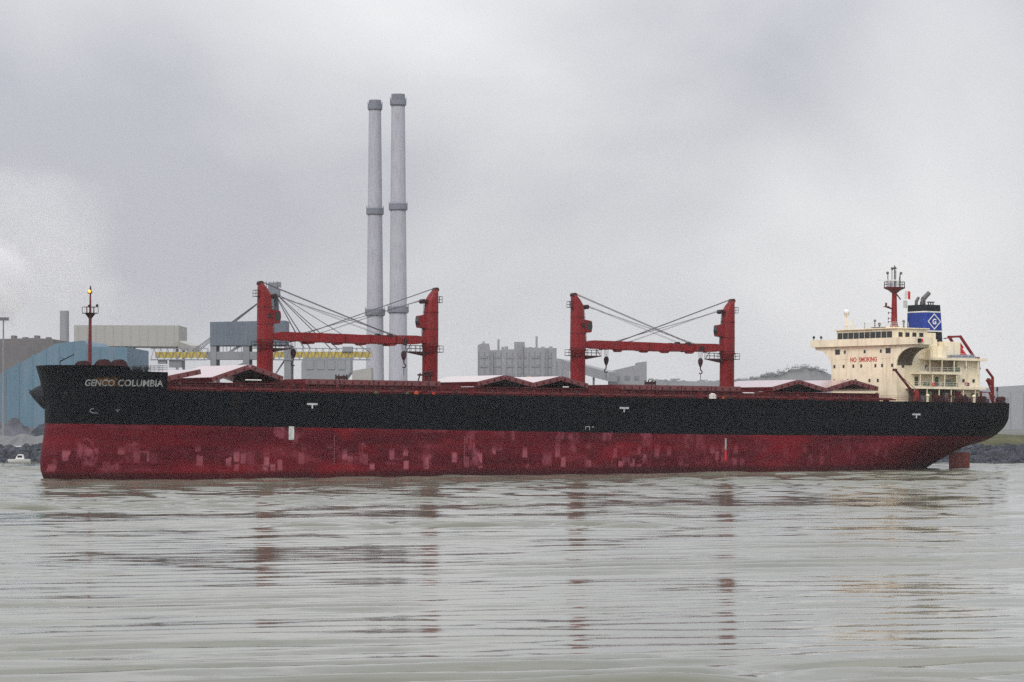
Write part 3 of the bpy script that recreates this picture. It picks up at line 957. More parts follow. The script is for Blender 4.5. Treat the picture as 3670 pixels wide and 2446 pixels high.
# cranes ---------------------------------------------------------------
def sq_ring(x0, x1, w, z, n=20, e=2.9):
    cx, rx = (x0 + x1) / 2, (x1 - x0) / 2
    out = []
    for i in range(n):
        t = 2 * math.pi * (i + .5) / n
        c, s_ = math.cos(t), math.sin(t)
        out.append((cx + rx * math.copysign(abs(c) ** (2 / e), c), w * math.copysign(abs(s_) ** (2 / e), s_), z))
    return out
def make_crane():
    ped = MB()
    n = 28
    circ = lambda r, z: [(r * math.cos(2 * math.pi * i / n), r * math.sin(2 * math.pi * i / n), z) for i in range(n)]
    ped.loft([circ(1.55, -.3), circ(1.42, .5), circ(1.40, 8.6), circ(1.52, 8.75), circ(1.52, 9.15), circ(1.34, 9.2)])
    root = ped.obj('deck_crane', M['red'], None, smooth=True)
    tw = MB()
    tw.loft([sq_ring(-1.38, 1.42, 1.25, 9.25), sq_ring(-1.38, 1.42, 1.25, 11.0), sq_ring(-1.36, .92, 1.12, 16.9), sq_ring(-1.36, .85, 1.1, 17.2), sq_ring(-1.36, .2, .95, 18.2), sq_ring(-1.35, -.55, .8, 19.0), sq_ring(-1.25, -.7, .7, 19.15)])
    tw.obj('tower', M['red'], root, smooth=True)
    d = MB()
    for zz in (9.22, 11.9, 14.9):
        d.loft([sq_ring(-1.42, 1.46 - max(0, zz - 11) * .08, 1.29 - max(0, zz - 11) * .02, zz), sq_ring(-1.42, 1.46 - max(0, zz - 11) * .08, 1.29 - max(0, zz - 11) * .02, zz + .12)])
    tag(d.obj('flange_rings', M['darkred'], root), kind='stuff')
    MB().box(.05, .75, -1.33, -1.2, 13.1, 13.8).obj('tower_window', M['gear'], root)
    MB().tube((-1.0, -.7, 19.05), (-1.0, .7, 19.05), .42, n=12).obj('head_sheave', M['gear'], root)
    d = MB().box(.6, 1.75, -.75, .75, 16.75, 17.15)
    d.tube((1.6, -.7, 16.9), (1.6, .7, 16.9), .42, n=12)
    d.obj('sheave_bracket', M['gear'], root)
    cb = MB()
    cb.prism([(.9, 12.0), (2.45, 12.2), (2.65, 13.3), (2.5, 14.3), (.9, 14.55)], 'y', -.85, .75)
    cab = cb.obj('operator_cab', M['red'], root, bevel=.06)
    MB().prism([(1.5, 12.6), (2.35, 12.6), (2.5, 13.3), (2.38, 14.0), (1.5, 14.0)], 'y', -.875, -.852).obj('cab_window', M['glass'], cab)
    MB().prism([(2.58, 12.6), (2.70, 13.3), (2.60, 14.1), (2.56, 14.1), (2.66, 13.3), (2.54, 12.6)], 'y', -.7, .6).obj('cab_window', M['glass'], cab)
    pf = MB()
    pf.prism([(1.3, 7.15), (4.6, 7.75), (4.6, 7.87), (1.3, 7.87)], 'y', -.9, .9)
    pf.box(-1.95, 1.3, -1.55, 1.55, 7.76, 7.87)
    for p in ((4.5, -.85), (4.5, .85), (3.4, -.85), (3.4, .85), (2.4, -.85), (2.4, .85), (1.3, -1.5), (1.3, 1.5), (-1.9, -1.5), (-1.9, 0), (-1.9, 1.5), (0, -1.5), (0, 1.5)):
        pf.tube((*p, 7.85), (*p, 8.95), .045, n=5)
    for zz in (8.4, 8.93):
        for p, q in (((1.5, -.85), (4.5, -.85)), ((4.5, -.85), (4.5, .85)), ((4.5, .85), (1.5, .85)), ((1.3, -1.5), (-1.9, -1.5)), ((-1.9, -1.5), (-1.9, 1.5)), ((-1.9, 1.5), (1.3, 1.5))):
            pf.tube((*p, zz), (*q, zz), .04, n=5)
    pf.tube((4.4, -.8, 7.8), (3.5, -.8, 9.2), .07, n=5)
    pf.obj('platform', M['gear'], root)
    # small balcony behind the head
    bl = MB()
    bl.box(-2.1, -1.36, -.7, .7, 16.7, 16.78)
    for p in ((-2.05, -.65), (-2.05, .65), (-1.5, -.65), (-1.5, .65)):
        bl.tube((*p, 16.7), (*p, 17.9), .045, n=5)
    for p, q in (((-2.05, -.65), (-2.05, .65)), ((-1.4, -.65), (-2.05, -.65)), ((-1.4, .65), (-2.05, .65))):
        bl.tube((*p, 17.85), (*q, 17.85), .045, n=5); bl.tube((*p, 17.3), (*q, 17.3), .035, n=5)
    for i in range(14):
        bl.tube((1.75 - i * .045, -.3, 9.6 + i * .55), (1.75 - i * .045, .3, 9.6 + i * .55), .03, n=4)
    bl.tube((1.78, -.3, 9.4), (1.15, -.3, 16.9), .035, n=4); bl.tube((1.78, .3, 9.4), (1.15, .3, 16.9), .035, n=4)
    bl.obj('ladder', M['gear'], root)
    # jib
    jb = MB()
    def jring(x, zc, h, w):
        return [(x, -w / 2, zc - h / 2), (x, w / 2, zc - h / 2), (x, w / 2, zc + h / 2), (x, -w / 2, zc + h / 2)]
    jb.loft([jring(1.2, 9.95, 1.0, 1.7), jring(3.0, 9.95, 1.55, 1.6), jring(16, 9.8, 1.6, 1.4), jring(25.4, 9.75, 1.2, 1.2), jring(27.2, 9.65, .75, 1.1)])
    for x in (8.6, 14.0, 18.6, 24.4):
        jb.prism([(x - .9, 9.12), (x + .9, 9.12), (x + .5, 8.72), (x - .5, 8.72)], 'y', -.5, .5)
    for x in (5, 10, 15, 20, 25):
        jb.box(x - .05, x + .05, -.82, .82, 8.98 if x < 22 else 9.12, 10.62 if x < 22 else 10.4)
    jib = jb.obj('jib', M['red'], root, bevel=.05)
    for x, z, r in ((26.8, 9.65, .55), (24.0, 10.45, .38), (21.6, 10.5, .34)):
        jh = MB().tube((x, -.62, z), (x, .62, z), r, n=14).obj('jib_sheave', M['gear'], root)
    # wire ropes
    rp = MB()
    for y in (-.5, -.18, .18, .5):
        rp.tube((-1.0, y, 19.4), (24.0, y, 10.75), .03, n=5, caps=False)
    for y in (-.45, .45):
        rp.tube((1.7, y, 17.2), (21.6, y, 10.75), .03, n=5, caps=False)
        rp.tube((1.8, y * .6, 17.0), (26.8, y * .6, 10.2), .03, n=5, caps=False)
    tag(rp.obj('wire_ropes', M['wire'], root), kind='stuff')
    # hook block
    hk = MB()
    hk.loft([[(26.8 + r * math.cos(2 * math.pi * i / 12), r * .55 * math.sin(2 * math.pi * i / 12), z) for i in range(12)] for r, z in ((.25, 7.85), (.52, 7.55), (.55, 7.1), (.38, 6.55), (.18, 6.2))])
    hook = hk.obj('hook_block', M['gear'], root, smooth=True)
    hr = MB()
    for y in (-.22, .22):
        hr.tube((26.6, y, 7.7), (26.5, y, 9.6), .035, n=5, caps=False)
        hr.tube((27.0, y, 7.7), (27.2, y, 9.6), .035, n=5, caps=False)
    tag(hr.obj('hoist_ropes', M['wire'], hook), kind='stuff')
    h2 = MB()
    h2.tube((26.8, 0, 6.2), (26.85, 0, 5.5), .13, .1, n=6)
    pts = [Vector((26.85 + .33 * math.cos(t), 0, 5.2 + .33 * math.sin(t))) for t in [R(90 - 30 * k) for k in range(9)]]
    for p, q in zip(pts[:-1], pts[1:]):
        h2.tube(p, q, .11, n=6)
    for k in range(6):
        h2.tube((26.8 + .05 * (k % 2), 0, 4.9 - k * .22), (26.85 - .05 * (k % 2), 0, 4.72 - k * .22), .07, n=5)
    h2.obj('hook', M['gear'], hook)
    return root
crane = make_crane()
SLEW = 3.8
for i, (a, rz) in enumerate(((41.2, -SLEW), (74.4, 180 - SLEW), (106.2, -SLEW), (140.5, 180 - SLEW))):
    c = crane if i == 0 else copy_tree(crane)
    c.parent = ship
    c.location = (a, 0, ZD)
    c.rotation_euler = (0, 0, R(rz))

# accommodation ----------------------------------------------------------
L0, L1, L2, L3, L4, LR = ZD, 17.6, 20.5, 23.3, 26.1, 29.2
mb = MB()
mb.box(174, 188.4, -10.2, 10.2, L0 - .1, L3)
mb.box(174.003, 180.2, -10.197, 10.197, L3 + .003, L4)
mb.box(180.203, 188.4, -7.2, 7.2, L3 + .006, L4)
mb.box(188.403, 194.3, -11.5, 11.5, L0 - .1, L3)
mb.box(188.406, 192.2, -8.0, 8.0, L3 + .003, 27.0)
acc = mb.obj('accommodation', M['cream'], ship, bevel=.04)
# decks running round the side as open galleries
for k, (z, a0, a1, w) in enumerate(((L1, 176.2, 194.6, 12.9), (L2, 177.6, 188.39, 12.9), (L3, 180.0, 195.0, 12.9))):
    mb = MB()
    mb.box(a0, a1, -w, w, z - .16, z + .1)
    mb.box(a0, a1, -w, -w + .08, z + .1, z + .32)
    for a in np.arange(a0 + .3, a1, 3.1):
        mb.box(a - .08, a + .08, -w + .1, -w + .26, z - 2.7, z - .16)
    mb.obj('gallery_deck', M['cream'], acc)
    rail('gallery_rail', [(a0, -w + .05, z + .1), (a1, -w + .05, z + .1)], m=M['white'], parent=acc)
# wheelhouse and wings
mb = MB()
mb.box(174.6, 182.4, -9.4, 9.4, L4 + .1, LR)
mb.box(174.2, 182.8, -9.8, 9.8, LR, LR + .22)
wheel = mb.obj('wheelhouse', M['cream'], ship, bevel=.04)
mb = MB()
mb.box(173.3, 178.2, -HB, HB, L4 - .12, L4 + .1)
mb.box(173.3, 173.42, -HB, HB, L4 + .1, L4 + 1.3)
for s_ in (-1, 1):
    mb.box(173.42, 178.2, s_ * HB - (.12 if s_ > 0 else 0), s_ * HB + (.12 if s_ < 0 else 0), L4 + .1, L4 + 1.3)
    mb.box(178.08, 178.2, min(s_ * 9.5, s_ * (HB - .12)), max(s_ * 9.5, s_ * (HB - .12)), L4 + .1, L4 + 1.3)
    # curved haunch below the wing
    pr = [(10.2, L4 - .121), (15.4, L4 - .121)] + [(10.2 + 5.0 * (1 - math.sin(t)), L4 - .7 - 3.3 * (1 - math.cos(t))) for t in [R(90) * k / 8 for k in range(0, 9)]]
    mb.prism([(s_ * y, z) for y, z in pr], 'x', 173.9, 177.9)
mb.obj('bridge_wing', M['cream'], wheel)
MB().box(174.9, 175.4, -HB - .35, -HB - .01, L4 + .35, L4 + .95).obj('port_side_light', M['bright_red'], wheel)
MB().box(174.3, 174.88, -HB - .4, -HB - .01, L4 + .25, L4 + 1.0).obj('side_light_screen', M['blackpaint'], wheel)
for (x, y) in ((173.6, HB - .7), (174.6, HB - 1.8), (174.4, -HB + 1.3)):
    mb = MB(); mb.tube((x, y, L4 + 1.2), (x, y, L4 + 1.75), .08, n=6); mb.ball((x, y, L4 + 1.9), .28, 8, 5)
    mb.obj('searchlight', M['gear'], wheel)
def t_front(px, a=174.0):
    k = (px - 1835.0) / FPX
    c, s = math.cos(TH), math.sin(TH)
    return (k * (472 + a * s) + 78 - a * c) / (s + k * c)
def z_front(py, t, a=174.0):
    return EYE + (1490 - py) * (472 + a * math.sin(TH) - t * math.cos(TH)) / FPX + TRIM * a
# wheelhouse windows: front row, port side row
for i in range(10):
    y = 8.2 - i * 1.72
    MB().box(174.55, 174.597, y - .76, y + .76, L4 + 1.36, L4 + 2.62).obj('bridge_window', M['glass'], wheel)
for i in range(4):
    x = 175.6 + i * 1.75
    MB().box(x - .5, x + .5, -9.45, -9.403, L4 + 1.5, L4 + 2.4).obj('bridge_window', M['glass'], wheel)
# square windows and portholes on the front
for py, xs in ((1257, (2999, 3180)),):
    for px in xs:
        t = t_front(px); z = 24.9
        MB().box(173.95, 173.997, -t - .75, -t + .75, z - .5, z + .5).obj('window', M['glass'], acc)
for z, xs in ((24.85, (3025, 3096, 3154)), (22.0, (2988, 3021, 3056, 3084, 3135, 3159, 3195)), (19.1, (2988, 3036, 3065, 3114, 3144))):
    for px in xs:
        t = t_front(px)
        MB().box(173.95, 173.997, -t - .28, -t + .28, z - .32, z + .32).obj('window', M['glass'], acc)
# windows and doors on the port side
for x, z, w, h, m_ in ((175.6, 21.9, .3, .35, 'glass'), (178.5, 24.8, .3, .35, 'glass'), (179.0, 18.9, .45, .95, 'dull_green'), (184.2, 18.9, .45, .95, 'dull_green'), (187, 18.7, .9, .7, 'grey'), (181.5, 21.8, .3, .35, 'glass'), (185.5, 21.7, .45, .9, 'cream'), (177.8, 16.0, .45, .95, 'dull_green'), (183.5, 16.0, .45, .95, 'grey')):
    MB().box(x - w, x + w, -10.25, -10.203, z - h, z + h).obj('door' if h > .6 else 'window', M[m_], acc)
for x, z in ((190.0, 19.2), (192.6, 19.2), (190.6, 21.9), (191.2, 18.5)):
    MB().box(x - .3, x + .3, -11.55, -11.503, z - .32, z + .32).obj('window', M['glass'], acc)
MB().box(181.6, 188.2, -10.27, -10.22, L2 + .15, L3 - .25).obj('gallery_shade_panel', mat('painted_gallery_shade', (.40, .32, .22), .7, .3, .5), acc)  # brown panel: shade of the middle gallery painted on the side wall
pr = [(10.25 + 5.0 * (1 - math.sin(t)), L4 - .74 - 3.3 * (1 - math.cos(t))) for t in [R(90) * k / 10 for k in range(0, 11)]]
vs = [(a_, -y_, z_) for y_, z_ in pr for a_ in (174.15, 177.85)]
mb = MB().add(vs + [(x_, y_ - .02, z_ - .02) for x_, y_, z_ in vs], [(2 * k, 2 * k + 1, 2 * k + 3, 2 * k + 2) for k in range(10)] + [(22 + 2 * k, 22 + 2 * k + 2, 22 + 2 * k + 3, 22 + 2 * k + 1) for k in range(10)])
mb.obj('wing_soffit_shade', mat('painted_soffit_shade', (.11, .095, .07), .7, .25, .8), wheel)  # dark plate: shade under the port wing put into its colour
# lettering across the front
vs, fs = text_verts('NO  SMOKING', 1.28, .03, 1.0)
xm = max(v[0] for v in vs)
k = 8.4 / xm
MB().add([(173.965, 4.2 - v[0] * k, 22.85 + v[1]) for v in vs], fs).obj('warning_lettering', M['redletter'], acc)
# roof gear over the wheelhouse
rail('monkey_island_rail', [(174.4, 9.6, LR + .22), (174.4, -9.6, LR + .22), (177.4, -9.6, LR + .22)], m=M['white'], parent=wheel, r=.035)
mb = MB()
mb.tube((175.5, 7.3, LR + .2), (175.5, 7.3, LR + 2.9), .16, n=8)
mb.tube((176.6, 6.0, LR + .2), (175.5, 7.3, LR + 2.4), .07, n=6)
mb.tube((175.5, 6.0, LR + .2), (175.5, 6.0, LR + 2.0), .07, n=6)
mb.tube((175.5, 5.2, LR + .2), (175.5, 5.2, LR + 2.3), .07, n=6)
mb.box(175.2, 175.8, 5.0, 7.4, LR + 1.0, LR + 1.08)
mb.tube((175.5, 7.3, LR + 2.85), (175.5, 7.3, LR + 3.2), .35, .5, n=10)
satmast = mb.obj('dome_mast', M['cream'], wheel)
MB().ball((175.5, 7.3, LR + 3.7), .62, 14, 9).obj('satellite_dome', M['white'], satmast, smooth=True)
for x, y, h, r in ((176, -1.0, 1.6, .22), (176.4, -2.0, .9, .3), (178, -3.9, 1.1, .16), (177.5, -5.6, 1.9, .12), (179, -6.2, 1.4, .25), (176, 2.2, 1.2, .1), (181, -4, 1.4, .2)):
    mb = MB()
    mb.tube((x, y, LR + .2), (x, y, LR + .2 + h), r * .5, n=6)
    mb.ball((x, y, LR + .2 + h), r * 1.2, 8, 5)
    mb.obj('aerial', M['exhaust'] if r > .13 else M['dull_green'], wheel)
MB().box(175.5, 176.3, -4.0, -.4, LR + .35, LR + .5).obj('compass_platform', M['exhaust'], wheel)
mb = MB()
mb.box(180.2, 182.9, -2.0, 1.6, LR + .003, LR + .7)
mb.obj('mast_house', M['cream'], wheel)
# radar mast
MX, MY = 181.6, -.2
mb = MB()
n = 14
circ = lambda r, z: [(MX + r * math.cos(2 * math.pi * i / n), MY + r * math.sin(2 * math.pi * i / n), z) for i in range(n)]
mb.loft([circ(1.05, LR + .55), circ(.72, LR + 1.2), circ(.62, LR + 2), circ(.48, LR + 8.0), circ(.46, 37.0)])
mast = mb.obj('radar_mast', M['red'], ship, smooth=True)
mb = MB()
n = 16
mb.loft([circ(.45, 36.6), circ(1.25, 37.25), circ(2.05, 37.6), circ(2.15, 37.75), circ(2.15, 37.85)])
mb.obj('mast_platform', mat('mast_platform_paint', (.10, .012, .018), .6, .3, 1), mast)
mb = MB()
for i in range(12):
    t = 2 * math.pi * i / 12
    x, y = MX + 2.05 * math.cos(t), MY + 2.05 * math.sin(t)
    t2 = 2 * math.pi * (i + 1) / 12
    x2, y2 = MX + 2.05 * math.cos(t2), MY + 2.05 * math.sin(t2)
    mb.tube((x, y, 37.8), (x, y, 38.95), .05, n=5)
    for zz in (38.4, 38.93):
        mb.tube((x, y, zz), (x2, y2, zz), .045, n=5)
for x, y, h, r in ((0, 0, 4.4, .12), (.5, .2, 3.5, .09), (-.4, .3, 3.9, .08), (.9, -.6, 2.6, .1), (1.3, -.2, 2.9, .09), (-1.2, .6, 2.9, .1), (1.6, .4, 2.2, .08)):
    mb.tube((MX + x, MY + y, 37.8), (MX + x, MY + y, 37.8 + h), r, n=6)
for x, y, z in ((-1.3, .6, 40.7), (1.5, -.2, 40.7), (.1, 0, 41.7), (-.35, .3, 41.6)):
    mb.ball((MX + x, MY + y, z), .3, 8, 5)
mb.beam((MX - .8, MY, 41.6), (MX + .7, MY, 41.6), .12, .1)
mb.obj('mast_aerials', M['exhaust'], mast)
mb = MB()
mb.box(MX - 1.5, MX - .7, MY - .5, MY + .5, 37.9, 38.8)
mb.obj('radar_gearbox', mat('pale_lilac_paint', (.5, .48, .55), .5), mast)
mb = MB()
mb.beam((MX - 3.4, MY + 1.2, 39.25), (MX + .3, MY - .8, 39.25), .25, .22)
mb.tube((MX - 1.1, MY, 38.8), (MX - 1.1, MY, 39.2), .12, n=8)
mb.obj('radar_scanner', M['white'], mast)
mb = MB()
mb.beam((MX - .3, MY, 33.5), (MX - 2.2, MY, 33.9), .35, .3, .4, .2)
mb.box(MX - 2.4, MX - 1.6, MY - .5, MY + .5, 33.85, 34.0)
mb.tube((MX - 2.1, MY, 34.0), (MX - 2.1, MY, 34.7), .2, n=8)
mb.obj('radar_bracket', M['darkred'], mast)
for z in (32.7, 31.6, 30.9):
    mb = MB().beam((MX - .4, MY, z), (MX - 1.5, MY, z + .05), .15, .1); mb.tube((MX - 1.5, MY, z - .3), (MX - 1.5, MY, z + .2), .09, n=6)
    mb.obj('lamp_bracket', M['darkred'], mast)
MB().tube((MX + .3, MY - .1, 36.7), (MX + 1.2, MY - .5, 35.4), .13, n=6).obj('signal_yard', M['darkred'], mast)
# funnel
FX0, FX1, FW = 187.2, 191.7, 2.85
def frect(z):
    k = (34.5 - z) / 7.2
    return FX0 - .02 * k, FX1 + .55 * k, FW + .12 * k
def fband(z0, z1, m, name, parent, d=0.0):
    rings = []
    for z in (z0, z1):
        x0, x1, w = frect(z)
        rings.append([(x0 - d, -w - d + .5, z), (x0 + .5, -w - d, z), (x1 - .5, -w - d, z), (x1 + d, -w - d + .5, z), (x1 + d, w + d - .5, z), (x1 - .5, w + d, z), (x0 + .5, w + d, z), (x0 - d, w + d - .5, z)])
    return MB().loft(rings).obj(name, m, parent)
funnel = fband(25.5, 34.5, M['blackpaint'], 'funnel', ship)
fband(29.35, 32.95, M['blue'], 'blue_band', funnel, .03)
fband(32.955, 33.2, M['white'], 'white_stripe', funnel, .035)
fband(29.10, 29.345, M['white'], 'white_stripe', funnel, .035)
def funnel_flat(u, v, off=.05):
    z = 31.15 + v
    x0, x1, w = frect(z)
    return ((FX0 + FX1) / 2 + .25 + u, -w - off, z)
mb = MB()
dia = [(-1.75, 0), (0, 1.65), (1.75, 0), (0, -1.65)]
for (u0, v0), (u1, v1) in zip(dia, dia[1:] + dia[:1]):
    k = .84
    q = [(u0, v0), (u1, v1), (u1 * k, v1 * k), (u0 * k, v0 * k)]
    o_ = [funnel_flat(u, v) for u, v in q] + [funnel_flat(u, v, .0) for u, v in q]
    mb.add(o_, [(0, 1, 2, 3), (4, 7, 6, 5), (0, 4, 5, 1), (1, 5, 6, 2), (2, 6, 7, 3), (3, 7, 4, 0)])
vs, fs = text_verts('G', 1.5, .05)
cx_ = (max(v[0] for v in vs) + min(v[0] for v in vs)) / 2; cy_ = (max(v[1] for v in vs) + min(v[1] for v in vs)) / 2
mb.add([funnel_flat((v[0] - cx_) * .95, v[1] - cy_, .055) for v in vs], fs)
mb.obj('funnel_emblem', M['white'], funnel)
mb = MB()
def bent(x, y, r, h, lean):
    p0 = Vector((x, y, 34.4)); p1 = Vector((x, y, 34.4 + h * .55)); p2 = Vector((x + lean, y, 34.4 + h))
    mb.tube(p0, p1, r, n=12); mb.tube(p1 - Vector((0, 0, .1)), p2, r, r * .9, n=12)
bent(188.9, -.4, .5, 2.6, 1.5); bent(188.2, .9, .32, 1.7, .6); bent(189.6, 1.0, .28, 1.5, .6); bent(188.0, -1.2, .25, 1.4, .2)
for x in (190.2, 190.8, 191.4):
    mb.tube((x, -.5, 34.4), (x, -.5, 35.1), .13, n=8); mb.beam((x - .3, -.5, 35.1), (x + .3, -.5, 35.2), .3, .2)
mb.obj('exhaust_pipe', M['exhaust'], funnel)
# engine casing and boxes abaft the wheelhouse
mb = MB()
mb.box(182.806, 187.1, -6.5, 6.5, L4 + .003, 28.7)
mb.box(183.2, 187.1, -6.9, -6.5, L4 + .003, 27.4)
mb.obj('engine_casing', M['cream'], ship, bevel=.05)
mb = MB()
for a0, a1, y0, z0, z1 in ((183.6, 187.2, -9.6, L3 + .11, 26.0),):
    mb.tube(((a0 + a1) / 2, y0 + .3, z0), ((a0 + a1) / 2, y0 + .3, z1), 1.7, n=20)
mb.obj('vent_trunk', M['cream'], ship, smooth=True)
MB().box(184.0, 187.5, 1.2, 4.2, 28.75, 29.6).obj('roof_unit', M['exhaust'], ship)
MB().box(188.6, 192.6, -11.9, -8.2, L3 + .101, 24.3).obj('covered_locker', M['tarp'], ship, bevel=.1)
mb = MB()
mb.box(184.5, 187.8, -12.4, -11.9, L1 + .1, L1 + 1.1); mb.box(179.6, 180.6, -12.4, -11.6, L1 + .1, L1 + 1.2); mb.box(186.2, 188.2, -12.5, -11.7, L2 + .1, L2 + 1.3)
mb.obj('side_locker', M['dull_green'], ship)
for i in range(11):
    x = 177.6 + i * 1.5
    h = (1.9, 1.3, 2.2, 1.6, 1.1)[i % 5]
    MB().box(x - .6, x + .6, -12.3, -11.7 - .3 * (i % 2), ZD - .05, ZD + h).obj('deck_locker', M[('gear', 'exhaust', 'dull_green', 'darkred')[i % 4]], ship, bevel=.04)
MB().box(177.0, 188.3, -10.26, -10.21, L0, L1 - .17).obj('lower_tier_shade', mat('painted_lower_tier_shade', (.20, .175, .13), .7, .3, .8), acc)  # darker panel standing for the shadow on the lowest tier
# provision crane on the port side
mb = MB()
px_, py_ = 176.4, -13.4
mb.tube((px_, py_, ZD - .05), (px_, py_, ZD + 2.4), .75, .4, n=12)
pc = mb.obj('provision_crane', M['red'], ship)
mb = MB()
mb.beam((px_ - .2, py_ + .1, ZD + 1.2), (px_ - 4.6, py_ + 1.0, ZD + 6.2), .4, .45, .35, .35)
mb.box(px_ - 5.0, px_ - 4.3, py_ + .7, py_ + 1.3, ZD + 5.9, ZD + 6.4)
mb.tube((px_, py_, ZD + 2.4), (px_ - 3.9, py_ + .9, ZD + 5.4), .05, n=5)
mb.obj('crane_boom', M['darkred'], pc)
# lifeboat launching frame over the stern
mb = MB()
LZ = 0
for y in (-7.6, -4.2):
    mb.beam((192.4, y, 28.2), (196.8, y, 23.3), .42, .45)
    mb.beam((196.8, y, 23.3), (197.6, y, 21.6), .42, .4)
mb.beam((188.2, -7.6, 27.6), (192.4, -7.6, 28.1), .22, .2)
mb.beam((192.4, -7.8, 28.1), (192.4, -4.0, 28.1), .4, .4)
mb.box(196.2, 197.4, -7.9, -6.9, 22.9, 24.1)
mb.obj('launching_ramp', M['red'], ship)
mb = MB()
for y in (-10.8, -6.0):
    mb.beam((196.6, y, 21.6), (198.2, y, 20.0), .4, .35)
    mb.beam((198.2, y, 20.1), (198.3, y, 15.4), .42, .42)
    mb.beam((196.9, y, 19.6), (197.9, y, 18.6), .7, .7)
    mb.beam((196.9, y, 19.2), (198.2, y, 16.9), .32, .3)
    mb.beam((197.4, y, 16.9), (198.3, y, 14.9), .3, .3)
    mb.beam((195.0, y, 17.0), (198.2, y, 17.0), .22, .2)
    mb.beam((195.0, y, 17.2), (195.0, y, ZD), .55, .55)
mb.obj('stern_davit', M['red'], ship)
# poop gear
for i in range(16):
    x = 176.5 + i * 1.5 + random.uniform(-.3, .3)
    y = -half(x, ZD) + random.uniform(.9, 2.2)
    mb = MB()
    if i % 4 == 3:
        mb.tube((x, y - .8, ZD + .7), (x, y + .8, ZD + .7), .62, n=12); mb.box(x - .7, x + .7, y - .9, y + .9, ZD - .05, ZD + .2)
        mb.obj('mooring_winch', M['gear'], ship)
    elif i % 4 == 1:
        mb.tube((x, y, ZD - .05), (x, y, ZD + 1.1), .2, n=8); mb.ball((x, y, ZD + 1.2), .36, 8, 5)
        mb.obj('deck_vent', M['cream'] if i % 8 == 1 else M['darkred'], ship)
    else:
        mb.box(x - .55, x + .55, y - .3, y + .3, ZD - .05, ZD + .15)
        for k in (-.34, .34): mb.tube((x + k, y, ZD), (x + k, y, ZD + .8), .18, n=8)
        mb.obj('bollard', M['gear'], ship)
# loose things aboard: lifeboat, lifebuoys, flags
def to_world(v):
    Mx = Matrix.Translation(ship.location) @ Matrix.Rotation(TH, 4, 'Z') @ Matrix.Rotation(TRIM, 4, 'Y')
    return Mx @ Vector(v)
lb_ = MB()
rings = []
for k, r in ((-2.6, .25), (-2.2, .8), (-1, 1.15), (1, 1.2), (2, 1.0), (2.7, .5), (3.0, .1)):
    rings.append([(k, r * math.cos(2 * math.pi * i / 14), r * .95 * math.sin(2 * math.pi * i / 14)) for i in range(14)])
lb_.loft(rings)
life = lb_.obj('lifeboat', M['bright_red'], None, smooth=True)
life.location = to_world((193.8, -5.9, 24.6))
life.rotation_euler = (0, R(48), TH)
MB().box(-1.9, -.5, -.5, .5, .9, 1.5).obj('conning_tower', M['bright_red'], life, bevel=.1)
tag(life, 'red enclosed lifeboat slung nose-down on its ramp at the stern of the ship', 'lifeboat')
def lifebuoy(loc, label):
    mb = MB()
    rings = []
    for i in range(16):
        t = 2 * math.pi * i / 16
        rings.append([((.30 + .09 * math.cos(p)) * math.cos(t), .09 * math.sin(p), (.30 + .09 * math.cos(p)) * math.sin(t)) for p in [2 * math.pi * j / 6 for j in range(6)]])
    rings.append(rings[0])
    mb.loft(rings, close=False)
    o = mb.obj('lifebuoy', M['bright_red'], None, smooth=True)
    o.location = to_world(loc)
    o.rotation_euler = (0, 0, TH)
    tag(o, label, 'lifebuoy', 'lifebuoys on the deckhouse rails')
lifebuoy((181.0, -13.0, L1 + .75), 'red lifebuoy on the rail of the lower side gallery of the deckhouse')
lifebuoy((190.6, -11.65, L1 + 1.0), 'red lifebuoy on the cream after wall of the deckhouse')
def flag(loc, label, cols, w, h):
    nx = 8
    root = None
    mb = MB()
    vs = []
    for i in range(nx + 1):
        for j in range(5):
            u, v = i / nx, j / 4
            vs.append((u * w, .12 * math.sin(u * 7 + v), -v * h - .12 * u))
    fs = [(i * 5 + j, i * 5 + j + 1, (i + 1) * 5 + j + 1, (i + 1) * 5 + j) for i in range(nx) for j in range(4)]
    n0 = len(vs)
    vs += [(x, y + .02, z) for x, y, z in vs]
    fs += [tuple(n0 + k for k in f[::-1]) for f in fs]
    mb.add(vs, fs)
    o = mb.obj('flag', cols[0], None)
    if len(cols) > 1:
        o.data.materials.append(cols[1])
        for p in o.data.polygons:
            p.material_index = 1 if p.center[0] > w * .55 else 0
    o.location = to_world(loc)
    o.rotation_euler = (0, 0, TH - .3)
    tag(o, label, 'flag', 'signal flags by the radar mast')
    return o
flag((MX + 2.4, MY - .4, 37.2), 'small white and red flag flying beside the radar mast platform', [M['white'], M['bright_red']], 1.2, 1.6)
flag((MX + 2.0, MY - .4, 35.3), 'small grey flag hanging below the white and red one', [mat('grey_bunting', (.5, .52, .52), .8)], .9, 1.5)

# ------------------------------------------------------------------ works on the far shore
def wall_obj(name, pts, D, depth, m, parent=None):
    """solid building from its front outline (bearing px, height px at distance D)"""
    poly = [(PX(x, D), PZ(y, D)) for x, y in pts]
    return MB().prism(poly, 'y', D, D + depth).obj(name, m, parent)
def ground_py(D): return 1490 + (EYE - GZ) * FPX / D

